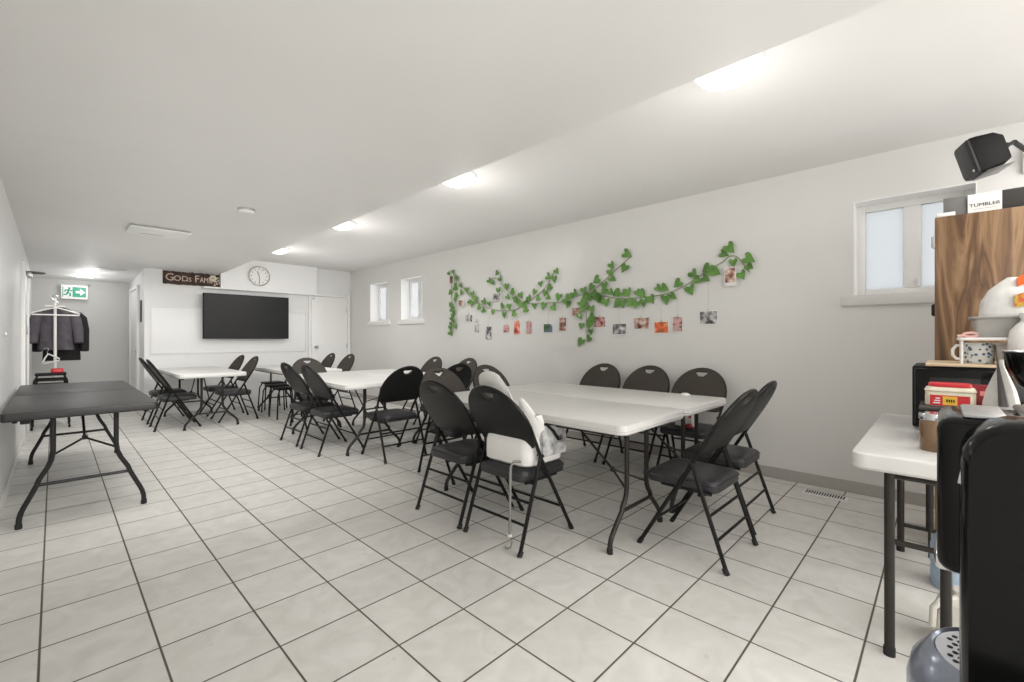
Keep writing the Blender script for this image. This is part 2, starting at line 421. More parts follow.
bm = B(); box(bm, (-.155, -.02, -.014), (.155, .02, -.011)); obj('vent_slot', bm, M_gp, t, False)
for i, (x, y) in enumerate(((.42, 9.75), (.36, 10.25))):
    t = thing('corridor_light', ['slim bright corridor ceiling light before the exit sign', 'slim bright corridor ceiling light right at exit sign'][i], 'ceiling light', (x, y, zl(y)), 0, 'slim corridor lights')
    bm = B(); box(bm, (-.1, -.06, -.02), (.1, .06, -.006), .003); obj('light_diffuser', bm, M_led, t)
    bm = B(); box(bm, (-.11, -.07, -.006), (.11, .07, .002), .002); obj('light_housing', bm, M_trim, t)

# exit sign
t = thing('exit_sign', 'green and white running-man exit sign with arrow', 'exit sign', (.245, YE-.085, 2.0))
bm = B(); box(bm, (-.165, -.03, -.12), (.165, .03, .12), .008); obj('sign_housing', bm, M_exitw, t)
bm = B(); box(bm, (-.005, -.033, -.085), (.14, -.029, .085)); obj('green_panel', bm, M_green, t, False)
bm = B()
pts = [(.012, .02), (.068, .02), (.068, .06), (.13, 0), (.068, -.06), (.068, -.02), (.012, -.02)]
loft(bm, [[(x, -.0335-.002*k, z) for x, z in pts] for k in (0, 1)]); obj('white_arrow', bm, M_exitw, t, False)
bm = B()
lathe(bm, [(0, 0), (.016, 0), (.016, .003), (0, .003)], (-.065, -.029, .062), 12, Matrix.Rotation(PI/2, 3, 'X'))
for p in ([(-.07, .045), (-.085, -.01)], [(-.085, -.01), (-.05, -.03), (-.058, -.075)], [(-.085, -.01), (-.10, -.045), (-.135, -.05)], [(-.072, .035), (-.045, .015), (-.028, .03)], [(-.076, .03), (-.11, .03), (-.122, .0)]):
    tube(bm, [(x, -.0305, z) for x, z in p], .0105, 6)
obj('running_figure', bm, M_green, t)
bm = B(); box(bm, (-.148, -.032, -.085), (-.14, -.029, .085)); obj('green_edge', bm, M_green, t, False)
bm = B(); box(bm, (-.026, -.032, -.085), (-.005, -.029, .085)); obj('green_edge', bm, M_green, t, False)
bm = B(); tube(bm, [(.14, 0, .11), (.19, .03, .135), (.19, .085, .135)], .008); obj('bracket', bm, M_steel, t)
bm = B(); box(bm, (-.05, .03, -.05), (.05, .085, .05), .004); obj('wall_mount', bm, M_exitw, t)
bm = B(); box(bm, (.962, 9.22, 1.47), (.98, 9.3, 1.82), .004); tag(obj('hanging_notice', bm, mat('dark_notice', (.06, .06, .06), .4)), 'narrow dark hanging plaque on corridor corner wall', 'plaque')
bm = B(); box(bm, (XR-.03, 8.84, 2.19), (XR, 8.9, 2.27), .008); tag(obj('wall_sensor', bm, M_wp), 'small white alarm sensor high in the far corner', 'sensor')

# ------------------------------------------------------------------ far wall: board, screen, sign, clock
t = thing('whiteboard', 'wide blank whiteboard behind the wall screen', 'whiteboard', (2.24, YF, .96))
bm = B(); box(bm, (-1.175, -.014, .01), (1.175, 0, .74), .002); obj('board_surface', bm, mat('whiteboard_enamel', (.84, .84, .835), .42, noise=.01), t)
bm = B()
for lo, hi in (((-1.19, -.02, 0), (1.19, 0, .014)), ((-1.19, -.02, .736), (1.19, 0, .75)), ((-1.19, -.02, .014), (-1.176, 0, .736)), ((1.176, -.02, .014), (1.19, 0, .736))): box(bm, lo, hi, .003)
obj('board_frame', bm, M_trim, t)
t = thing('television', 'large black flat screen mounted over the whiteboard', 'television', (2.385, 8.78, 1.2))
bm = B(); box(bm, (-.67, 0, 0), (.67, .045, .765), .006); obj('casing', bm, M_mb, t)
bm = B(); box(bm, (-.658, -.003, .014), (.658, .001, .753)); obj('screen', bm, M_screen, t, False)
bm = B(); box(bm, (-.3, .045, .25), (.3, .155, .5), .01); obj('wall_bracket', bm, M_mb, t)

t = thing('wall_sign', 'rustic dark wooden sign with pale words GOD is FAMILY', 'sign', (1.598, YF, 2.19))
bm = B()
n = 26; top = [.106+random.uniform(-.006, .006) for _ in range(n+1)]; bot = [-.106+random.uniform(-.006, .006) for _ in range(n+1)]
loft(bm, [[(-.39+.78*k/n, -.022, bot[k]), (-.39+.78*k/n, -.022, top[k]), (-.39+.78*k/n, 0, top[k]), (-.39+.78*k/n, 0, bot[k])] for k in range(n+1)])
obj('sign_board', bm, M_signw, t, False)
def lett(s, size, x, z, sx=1.):
    return place(text_mesh(s, size, .003, 'LEFT', sx), wallfacing((x, -.025, z), '-y'))
bm = lett('G', .165, -.365, 0)
for s, size, x, z, sx in (('OD', .125, -.255, -.01, 1.), ('IS', .10, -.085, -.018, 1.0), ('F', .165, .025, 0, .9), ('AMILY', .125, .098, -.01, .68)):
    b2 = lett(s, size, x, z, sx); me = bpy.data.meshes.new('tmp'); b2.to_mesh(me); b2.free(); bm.from_mesh(me); bpy.data.meshes.remove(me)
obj('lettering', bm, M_signl, t, False)
bm = B()
for k in range(6):
    a = k*PI/3; c = (.285+.035*math.cos(a), -.026, .035+.035*math.sin(a))
    lathe(bm, [(0, 0), (.026, .0), (.022, .008), (0, .01)], c, 10, Matrix.Rotation(PI/2, 3, 'X'))
for k in range(7):
    lathe(bm, [(0, 0), (.016, .0), (.012, .006), (0, .008)], (.31+.011*k, -.026, -.055+.02*((k*5) % 7)-.02), 8, Matrix.Rotation(PI/2, 3, 'X'))
obj('painted_flower', bm, mat('sign_flower_paint', (.66, .58, .48), .6, noise=.2), t)

t = thing('wall_clock', 'round white wall clock with silver rim on duct box', 'clock', (2.565, YF-.11, 2.325))
RX = Matrix.Rotation(PI/2, 3, 'X')
bm = B(); lathe(bm, [(0, 0), (.158, 0), (.158, .018), (0, .018)], seg=40, ax=RX); obj('clock_face', bm, M_wp, t)
bm = B(); lathe(bm, [(.156, .0), (.172, 0), (.178, .012), (.176, .03), (.166, .036), (.157, .03), (.156, .0)], seg=40, ax=RX); obj('clock_rim', bm, M_chrome, t)
bm = B()
for k in range(12):
    a = k*PI/6; L = .022
    bm = B(); tube(bm, [((.138-L)*math.sin(a), -.0185, (.138-L)*math.cos(a)), (.138*math.sin(a), -.0185, .138*math.cos(a))], .0045, 4)
    obj('hour_mark', bm, M_mb, t, False)
bm = B(); tube(bm, [(0, -.022, 0), (-.03, -.022, .085)], .005, 5); obj('hour_hand', bm, M_mb, t)
bm = B(); tube(bm, [(0, -.024, 0), (.005, -.024, -.125)], .004, 5); obj('minute_hand', bm, M_mb, t)

# ------------------------------------------------------------------ folding chairs
def yl(z): return .25-.60*z           # slope of the front tube / backrest
HX = .213
def make_chair(label, loc, rz, group):
    t = thing('folding_chair', label, 'chair', loc, rz, group)
    # seat cushion
    bm = B(); rings = []
    for sc, z in ((.93, .374), (.985, .378), (1., .386), (1., .414), (.985, .428), (.93, .438), (.80, .445), (.5, .449), (.15, .450)):
        rg = []
        for x, y in rrect(.198, .2, .05, 5):
            k = 1.-.05*(y < 0)
            rg.append((x*sc*k, .015+y*sc, z))
        rings.append(rg)
    loft(bm, rings); seat = obj('seat', bm, M_vinyl, t)
    bm = B(); tube(bm, [(x*(1.-.05*(y < 0)), .015+y, .416) for x, y in rrect(.199, .201, .05, 5)], .0045, 6, True); obj('piping', bm, M_pipe, seat)
    # arch tube
    def hw(z):                      # half width of the arch by height
        if z < .70: return HX+(.236-HX)*max(0, (z-.48)/.22)
        return .236*math.sqrt(max(0, 1-((z-.70)/.222)**2))
    zs = [.5, .55, .6, .65, .70, .74, .78, .82, .85, .875, .895, .910, .919]
    left = [(-hw(z), yl(z), z) for z in zs]; right = [(hw(z), yl(z), z) for z in reversed(zs)]
    bm = B(); tube(bm, left+[(0, yl(.922), .922)]+right, .0115, 8); obj('back_frame', bm, M_frame, t)
    # backrest panel with hand hole
    sl = math.sqrt(1+.60**2)
    def P2(x, z): return (x, (z-.5)*sl)
    outer = [(hw(z)-.004, z) for z in (.70, .74, .78, .82, .85, .875, .895, .908)]
    outer = [(-.185, .570), (-.2, .576), (-.209, .59)]+[(-x, z) for x, z in outer]+[(0, .918)]+[(x, z) for x, z in reversed(outer)]+[(.209, .59), (.2, .576), (.185, .570)]
    hole = [(-.054, .895), (.054, .895), (.061, .888), (.054, .873), (.022, .845), (-.022, .845), (-.054, .873), (-.061, .888)]
    cu = bpy.data.curves.new('panel_source', 'CURVE'); cu.dimensions = '2D'; cu.fill_mode = 'BOTH'; cu.extrude = .009; cu.bevel_depth = .004; cu.bevel_resolution = 2
    for loop in (outer, hole):
        sp = cu.splines.new('POLY'); sp.points.add(len(loop)-1); sp.use_cyclic_u = True
        for q, (x, z) in zip(sp.points, loop):
            a, b_ = P2(x, z); q.co = (a, b_, 0, 1)
    o = bpy.data.objects.new('panel_source', cu); C.objects.link(o)
    me = bpy.data.meshes.new_from_object(o.evaluated_get(bpy.context.evaluated_depsgraph_get()))
    bpy.data.objects.remove(o); bpy.data.curves.remove(cu)
    bm = B(); bm.from_mesh(me); bpy.data.meshes.remove(me)
    bmesh.ops.remove_doubles(bm, verts=bm.verts, dist=1e-5)
    for f in bm.faces: f.material_index = 0 if f.calc_center_median().z > -.002 else 1
    # local (x, w, d): w along the slope, d = thickness; +d looks forward (+y,+z)
    dirw = Vector((0, -.60, 1)).normalized(); nrm = Vector((0, 1, .60)).normalized()
    for v in bm.verts:
        x, w, d = v.co
        v.co = Vector((0, yl(.5), .5))+Vector((x, 0, 0))+dirw*w+nrm*(d+.002)
    bmesh.ops.recalc_face_normals(bm, faces=bm.faces)
    obj('backrest', bm, [M_taupe, M_slate], t, ang=.5)
    for s in (-1, 1):
        bm = B(); tube(bm, [(s*HX, yl(.012), .012), (s*HX, yl(.5), .5)], .0115, 8); lg = obj('leg', bm, M_frame, t)
        bm = B(); tube(bm, [(s*HX, yl(0), 0), (s*HX, yl(.03), .03)], .0145, 8); obj('foot_cap', bm, M_rub, lg)
        bm = B(); xr = .232
        tube(bm, [(s*xr, -.25, .012), (s*(HX+.018), yl(.54)+.004, .535)], .0115, 8)
        tube(bm, [(s*(HX-.014), yl(.522), .522), (s*(HX+.03), yl(.522), .522)], .009, 8)
        lg = obj('leg', bm, M_frame, t)
        bm = B(); tube(bm, [(s*xr, -.255, 0), (s*xr, -.238, .03)], .0145, 8); obj('foot_cap', bm, M_rub, lg)
        bm = B(); tube(bm, [(s*.19, -.16, .375), (s*.19, .12, .375)], .009, 6); tube(bm, [(s*.19, .0, .375), (s*HX, yl(.37), .375)], .008, 6); tube(bm, [(s*.19, -.14, .375), (s*.225, -.123, .375)], .008, 6)
        obj('seat_rail', bm, M_frame, t)
    for z in (.155, .27):
        k = (z-.012)/(.535-.012); x = .232-(.232-HX-.018)*k; y = -.25+(yl(.54)+.004+.25)*k
        bm = B(); tube(bm, [(-x, y, z), (x, y, z)], .008, 6); obj('stretcher', bm, M_frame, t)
    bm = B(); tube(bm, [(-HX, yl(.17), .17), (HX, yl(.17), .17)], .008, 6); obj('stretcher', bm, M_frame, t)
    return t

PX, MX, PY, MY = -PI/2, PI/2, 0., PI      # facing +x, -x, +y, -y
GA, GB, GC, GD = 'chairs around the nearest white tables', 'chairs around the middle white tables', 'chairs at the small table by the whiteboard', 'chairs at the table by the far door'
chairs = [
 (2.035, 1.905, PX, GA, 'dark folding chair with the white booster seat strapped on'),
 (2.035, 2.43, PX, GA, 'dark folding chair seen from behind, directly beside the booster-seat chair'),
 (2.51, 3.13, MY, GA, 'taupe-backed folding chair at far end of nearest tables, behind the two near dark ones'),
 (3.12, 3.13, MY, GA, 'taupe-backed folding chair at far end of nearest tables, peeking behind booster seat'),
 (3.90, 1.60, MX, GA, 'taupe folding chair by the window wall with white bag on it'),
 (3.90, 2.12, MX, GA, 'taupe folding chair by the window wall, middle of the three there'),
 (3.90, 2.65, MX, GA, 'taupe folding chair by the window wall, farthest of three from the cabinet'),
 (2.617, 1.04, PY, GA, 'folding chair at near table end, closest to the viewer, full grey seat in view'),
 (3.22, 1.09, PY, GA, 'folding chair at near table end, beside baseboard and floor register'),
 (2.45, 4.10, PY, GB, 'black folding chair at near end of middle tables, seen from behind'),
 (3.10, 4.10, PY, GB, 'dark folding chair at near end of middle tables, half hidden behind taupe backs'),
 (2.125, 4.79, PX, GB, 'dark folding chair on aisle side of middle tables, nearer of two'),
 (2.125, 5.40, PX, GB, 'dark folding chair on aisle side of middle tables, farther of two'),
 (2.51, 6.22, MY, GB, 'grey-backed folding chair at far end of middle tables'),
 (3.74, 5.52, MX, GB, 'grey folding chair against window wall at middle tables, farther from garland photos'),
 (3.78, 4.78, MX, GB, 'grey folding chair against window wall at middle tables, below the first garland'),
 (1.155, 7.52, PX, GC, 'dark folding chair on left of small table, nearer to the black table'),
 (1.155, 8.23, PX, GC, 'dark folding chair on left of small table, closer to the whiteboard'),
 (1.88, 7.63, MX, GC, 'dark folding chair on right of small table, nearer the camera'),
 (1.88, 8.36, MX, GC, 'dark folding chair on right of small table, closest to whiteboard'),
 (3.38, 7.55, MX, GD, 'grey folding chair beyond middle tables, nearer of two by far door'),
 (3.38, 8.32, MX, GD, 'grey folding chair right in front of the far door'),
]
c0 = None
for x, y, r, g, lab in chairs:
    r2 = r+random.uniform(-.03, .03)
    if c0 is None: c0 = make_chair(lab, (x, y, 0), r, g)
    else: dup(c0, (x, y, 0), r2, lab, g)

# ------------------------------------------------------------------ folding tables (local: long axis y)
def bez(p, n=6):
    out = []
    for i in range(n+1):
        t = i/n; q = [Vector(v) for v in p]
        while len(q) > 1: q = [a.lerp(b_, t) for a, b_ in zip(q, q[1:])]
        out.append(q[0])
    return out

def make_table(label, loc, L, W, top_m, leg_m, ly, knee, up, foot, barz, barx, H=.74, th=.054, halves=False, group=None):
    t = thing('folding_table', label, 'table', loc, 0, group)
    if halves:
        for s in (-1, 1):
            bm = B(); slab(bm, W/2, L/4-.002, .03, H-th, H, .008, 5, 0, s*L/4); obj('tabletop', bm, top_m, t)
    else:
        bm = B(); slab(bm, W/2, L/2, .055, H-th, H, .008); tp = obj('tabletop', bm, top_m, t)
        bm = B(); tube(bm, [(x, y, H-th*.55) for x, y in rrect(W/2+.0005, L/2+.0005, .055, 5)], .004, 6, True); obj('edge_rib', bm, top_m, tp)
    r = .0145
    for sy, yy in ((-1, ly[0]), (1, ly[1])):
        for s in (-1, 1):
            pts = [(s*up, yy, H-th), (s*up, yy, knee+.05)]+bez([(s*up, yy, knee+.05), (s*up, yy, knee-.06), (s*barx*1.0, yy, barz+.06), (s*barx*1.03, yy, barz)], 5)[1:]
            pts += bez([(s*barx*1.03, yy, barz), (s*(foot-.02), yy, barz*.45), (s*foot, yy, barz*.42), (s*foot, yy, .02)], 5)[1:]
            bm = B(); tube(bm, pts, r, 9); lg = obj('leg', bm, leg_m, t)
            bm = B(); tube(bm, [(s*foot, yy, 0), (s*foot, yy, .03)], r+.003, 9); obj('foot_cap', bm, M_rub, lg)
        bm = B(); tube(bm, [(-barx, yy, barz), (barx, yy, barz)], .011, 8); obj('crossbar', bm, leg_m, t)
        jy = yy-sy*.17; jz = knee+.085
        bm = B()
        tube(bm, [(-up, yy, knee+.02), (0, jy, jz)], .007, 6); tube(bm, [(up, yy, knee+.02), (0, jy, jz)], .007, 6)
        tube(bm, [(0, jy, jz), (0, yy-sy*.52, H-th-.008)], .008, 6); lathe(bm, [(0, -.014), (.014, -.014), (.014, .014), (0, .014)], (0, jy, jz), 10)
        obj('brace', bm, leg_m, t)
    bm = B()
    for s in (-1, 1): box(bm, (s*(W/2-.06)-.012, -L/2+.1, H-th-.022), (s*(W/2-.06)+.012, L/2-.1, H-th), .003)
    obj('side_rail', bm, leg_m, t)
    return t

P1 = dict(L=1.83, W=.775, top_m=M_white_top, leg_m=M_tleg, ly=(-.775, .715), knee=.29, up=.12, foot=.305, barz=.2, barx=.17)
GW = 'white folding tables'
tA = make_table('white folding table beside booster-seat chair, nearest on aisle side', (2.47, 2.115, 0), group=GW, **P1)
dup(tA, (3.28, 2.125, 0), 0, 'white folding table pushed against the nearest one, on window-wall side', GW)
dup(tA, (2.40, 5.16, 0), 0, 'middle white folding table on the aisle side', GW)
dup(tA, (3.19, 5.16, 0), 0, 'middle white folding table on the window-wall side', GW)
dup(tA, (1.49, 7.88, 0), 0, 'white folding table just in front of the whiteboard and screen', GW)
dup(tA, (2.68, 7.47, 0), 0, 'white folding table with stools tucked under, beyond middle tables', GW)
tb = make_table('long black folding table against the left wall', (.15, 5.34, 0), L=2.44, W=.77, top_m=M_black_top, leg_m=M_bleg, ly=(-1.15, .92), knee=.42, up=.155, foot=.307, barz=.257, barx=.222, halves=True)
bm = B(); box(bm, (-.30, -1.19, .662), (-.255, -1.15, .696), .006); obj('latch', bm, M_rub, tb)

# stools
def make_stool(label, loc, group, h=.455):
    t = thing('metal_stool', label, 'stool', loc, 0, group)
    bm = B(); slab(bm, .15, .15, .035, h-.03, h, .008); obj('seat', bm, M_mb, t)
    for sx in (-1, 1):
        for sy in (-1, 1):
            bm = B(); tube(bm, [(sx*.125, sy*.125, h-.03), (sx*.155, sy*.155, h-.1), (sx*.175, sy*.175, .01)], .0105, 7); lg = obj('leg', bm, M_frame, t)
            bm = B(); tube(bm, [(sx*.175, sy*.175, 0), (sx*.1745, sy*.1745, .03)], .013, 7); obj('foot_cap', bm, M_rub, lg)
    return t
GS = 'black stools under the table beyond middle tables'
s0 = make_stool('black stool under far white table, closest to whiteboard', (2.64, 8.36, 0), GS)
dup(s0, (2.53, 7.80, 0), 0, 'black stool under far white table, second from whiteboard')
dup(s0, (2.48, 7.27, 0), 0, 'black stool under far white table, farthest from whiteboard')
GK = 'stacked black stools below the coats'
sl_ = ['black stool at the bottom of stack below coats', 'black stool second from bottom in stack below coats', 'black stool in middle of stack below coats', 'black stool second from top in stack below coats', 'topmost black stool of the stack below coats']
for k in range(5): dup(s0, (-.03, 8.70, .07*k), 0, sl_[k], GK)
bm = B(); slab(bm, .06, .04, .02, 0, .06, .01); tag(obj('red_pouch', bm, M_red, loc=(.03, 8.70, .736)), 'small red pouch on top of the stool stack', 'pouch')

# ------------------------------------------------------------------ coat stand with coats and hangers
t = thing('coat_stand', 'white pole coat stand at left corridor entrance', 'coat stand', (.01, 9.0, 0))
bm = B(); tube(bm, [(0, 0, .03), (0, 0, 1.77)], .017, 10); obj('pole', bm, M_wp, t)
bm = B()
for k in range(4):
    a = k*PI/2+PI/4; tube(bm, [(0, 0, .05), (.06*math.cos(a), .06*math.sin(a), .035), (.13*math.cos(a), .13*math.sin(a), .012)], .012, 7)
obj('base', bm, M_wp, t)
bm = B(); tube(bm, [(.035*math.cos(a), 0, 1.78+.035*math.sin(a)) for a in [2*PI*k/14 for k in range(14)]], .008, 6, True); obj('top_ring', bm, M_chrome, t)
bm = B(); tube(bm, [(-.10, 0, 1.66), (.10, 0, 1.66)], .011, 7); tube(bm, [(0, -.06, 1.735), (0, .38, 1.735)], .010, 7); obj('hook_bar', bm, M_wp, t)

def hanger(name, label, loc, w, h, tilt=0.):
    t = thing(name, label, 'hanger', loc, 0)
    R = lambda x, z: (x*math.cos(tilt)-z*math.sin(tilt), 0, x*math.sin(tilt)+z*math.cos(tilt))
    bm = B(); tube(bm, [R(x, z) for x, z in ((-w, -h), (-w*.5, -h*.45), (0, 0), (w*.5, -h*.45), (w, -h), (w*.97, -h-.02), (-w*.97, -h-.02))], .0095, 7, True); obj('hanger_frame', bm, M_wp, t)
    bm = B(); tube(bm, [R(x, z) for x, z in ((0, 0), (0, .03), (.02, .045), (.025, .07), (0, .088), (-.02, .075))], .004, 6); obj('hook', bm, M_chrome, t)
hanger('clothes_hanger', 'wide white plastic hanger at the top of coat stand', (.02, 8.955, 1.64), .24, .085)
hanger('clothes_hanger', 'small white hanger dangling low on the coat stand', (-.06, 8.955, .99), .085, .10, .3)

def coat(name, label, loc, w, ln, m, rz=0., open_=True, sl=.5):
    t = thing(name, label, 'coat', loc, rz)
    bm = B(); rings = []
    for z, hx, hy in ((0, .07, .05), (-.03, .12, .06), (-.06, w*.8, .07), (-.10, w, .08), (-.2, w*.98, .085), (-.4, w*.95, .09), (-ln+.04, w*1.0, .10), (-ln, w*1.0, .10)):
        rg = []
        for k in range(28):
            a = 2*PI*k/28
            wob = 1+.05*math.sin(5*a+z*9)+.03*math.sin(9*a)
            dent = .35 if (open_ and abs(a-1.5*PI) < .12) else 1.
            rg.append((hx*math.copysign(abs(math.cos(a))**.7, math.cos(a)), hy*math.sin(a)*wob*dent, z))
        rings.append(rg)
    loft(bm, rings); body = obj('coat_body', bm, m, t, ang=1.2)
    for s in (-1, 1):
        bm = B(); tube(bm, [(s*w*.8, 0, -.08), (s*(w+.005), -.02, -.14), (s*(w+.035), -.04, -.3), (s*(w+.045), -.06, -sl+.02), (s*(w+.045), -.065, -sl)], [.06, .068, .062, .052, .05], 12); obj('sleeve', bm, m, t, ang=1.2)
    bm = B(); tube(bm, [(-.085, -.05, -.10), (-.075, -.02, -.02), (0, .035, .012), (.075, -.02, -.02), (.085, -.05, -.10)], [.012, .02, .022, .02, .012], 8); obj('collar', bm, m, t)
    if open_:
        for s in (-1, 1):
            bm = B(); box(bm, (s*.12-.045, -.098, -.47), (s*.12+.045, -.088, -.455), .003); obj('pocket_flap', bm, m, t)
coat('hanging_coat', 'mauve-grey coat hanging in front on the coat stand', (.02, 9.15, 1.64), .185, .60, M_coat1, .05)
coat('hanging_coat', 'long black coat hanging behind the grey one', (.08, 9.36, 1.64), .20, .76, M_coat2, -.1, False, .62)

# ------------------------------------------------------------------ booster seat on the near chair (facing +x)
t = thing('booster_seat', 'white child booster seat strapped to near folding chair', 'booster seat', (2.035, 1.905, .451), -PI/2)
bm = B(); rings = []
for sc, z in ((.92, 0), (.99, .012), (1., .05), (.99, .12), (.95, .155), (.87, .168)):
    rings.append([(x*sc, .03+y*sc, z) for x, y in rrect(.192, .175, .06, 5)])
loft(bm, rings); obj('base', bm, M_wp, t)
for s in (-1, 1):
    bm = B(); rings = []
    for k in range(9):
        u = k/8; y = -.03+.22*u; h = (.228-.01*u)-(.035 if k in (0, 8) else 0)
        x0, x1 = s*.160, s*.214
        rings.append([(x0, y, .09), (x0, y, h-.02), (x0+s*.012, y, h), (x1-s*.012, y, h), (x1, y, h-.02), (x1, y, .05)])
    loft(bm, rings); obj('armrest', bm, mat('grey_mesh_print', (.46, .46, .46), .7, noise=.45, scale=22) if s > 0 else M_wp, t)
# curved backrest shell with two raised lobes
bm = B(); n = 24; rings = []
for k in range(n+1):
    a = PI*(-.02+1.04*k/n)
    cx, cy = .20*math.cos(a), .07-.125*math.sin(a)
    nx, ny = math.cos(a), -math.sin(a)
    q = (a/PI)
    top = (.565-.42*abs(q-.48)**1.5 if q > .3 else .42-2.2*abs(q-.21)**1.4)
    notch = .07*math.exp(-((q-.31)/.04)**2)
    top -= notch
    lean = -.185
    rg = []
    for z in (.07, .2, .3, top-.02, top):
        o = .006 if z < top else .001
        rg.append((cx+nx*o, cy+ny*o+lean*(z-.07)/.4, z))
    for z in (top, top-.02, .3, .2, .07):
        o = -.006 if z < top else -.001
        rg.append((cx+nx*o, cy+ny*o+lean*(z-.07)/.4, z))
    rings.append(rg)
loft(bm, rings); obj('shell_back', bm, M_wp, t)
bm = B(); box(bm, (-.12, -.04, .168), (.12, .17, .185), .008); obj('seat_pad', bm, mat('beige_pad', (.60, .57, .50), .7), t)
bm = B(); tube(bm, [(.185, -.01, .24), (.216, .0, .242), (.225, .05, .20), (.225, .10, .14)], .009, 6); st = obj('strap', bm, M_mb, t)
bm = B(); box(bm, (.215, .10, .12), (.229, .14, .165), .004); obj('buckle', bm, M_chrome, st)
strap_m = mat('grey_strap', (.22, .215, .205), .7)
bm = B(); tube(bm, [(.135, -.143, .035), (.135, -.20, .045), (.135, -.225, .02), (.135, -.228, -.1), (.137, -.232, -.28), (.138, -.235, -.36)], .008, 6); st = obj('hanging_strap', bm, strap_m, t)
bm = B(); tube(bm, [(.138, -.235, -.36), (.15, -.238, -.375), (.16, -.24, -.395), (.155, -.245, -.425), (.13, -.25, -.438), (.12, -.255, -.428)], .005, 6); obj('strap_end', bm, strap_m, st)
bm = B(); box(bm, (.124, -.242, -.375), (.152, -.228, -.355), .003); obj('strap_clip', bm, M_wp, st)

# ------------------------------------------------------------------ bag, ribbon, napkin on the wall-side chairs/table
t = thing('paper_bag', 'white paper bag with red ribbon on window-wall chair', 'bag', (3.80, 1.60, .452))
bm = B(); loft(bm, [[(x*k, y*k, z) for x, y in rrect(.05, .075, .008, 3)] for k, z in ((.95, 0), (1., .01), (1., .14), (1.02, .2))]); obj('bag_body', bm, M_wp, t)
bm = B(); box(bm, (-.054, -.068, .08), (-.051, -.045, .19), .001); obj('ribbon', bm, M_red, t)
bm = B(); lathe(bm, [(0, 0), (.028, 0), (.034, .012), (.026, .03), (0, .036)], (3.72, 1.54, .452), 14); tag(obj('berry_tin', bm, mat('dark_red', (.25, .02, .03), .4)), 'small dark red tin beside white paper bag', 'tin')
bm = B(); lathe(bm, [(0, 0), (.04, 0), (.036, .008), (.02, .016), (0, .018)], (3.60, 1.52, .741), 12); tag(obj('paper_napkin', bm, M_wp), 'crumpled white napkin on window-wall table edge', 'napkin')

# floor register
t = thing('floor_register', 'white metal floor register near window-wall baseboard', 'floor vent', (4.12, .655, 0))
bm = B(); slab(bm, .065, .145, .006, 0, .007, .003); obj('register_plate', bm, M_trim, t)
bm = B()
for k in range(15):
    y = -.118+k*.0168
    box(bm, (-.042, y-.0045, .0065), (.042, y+.0045, .0078))
obj('slot', bm, M_mb, t, False)

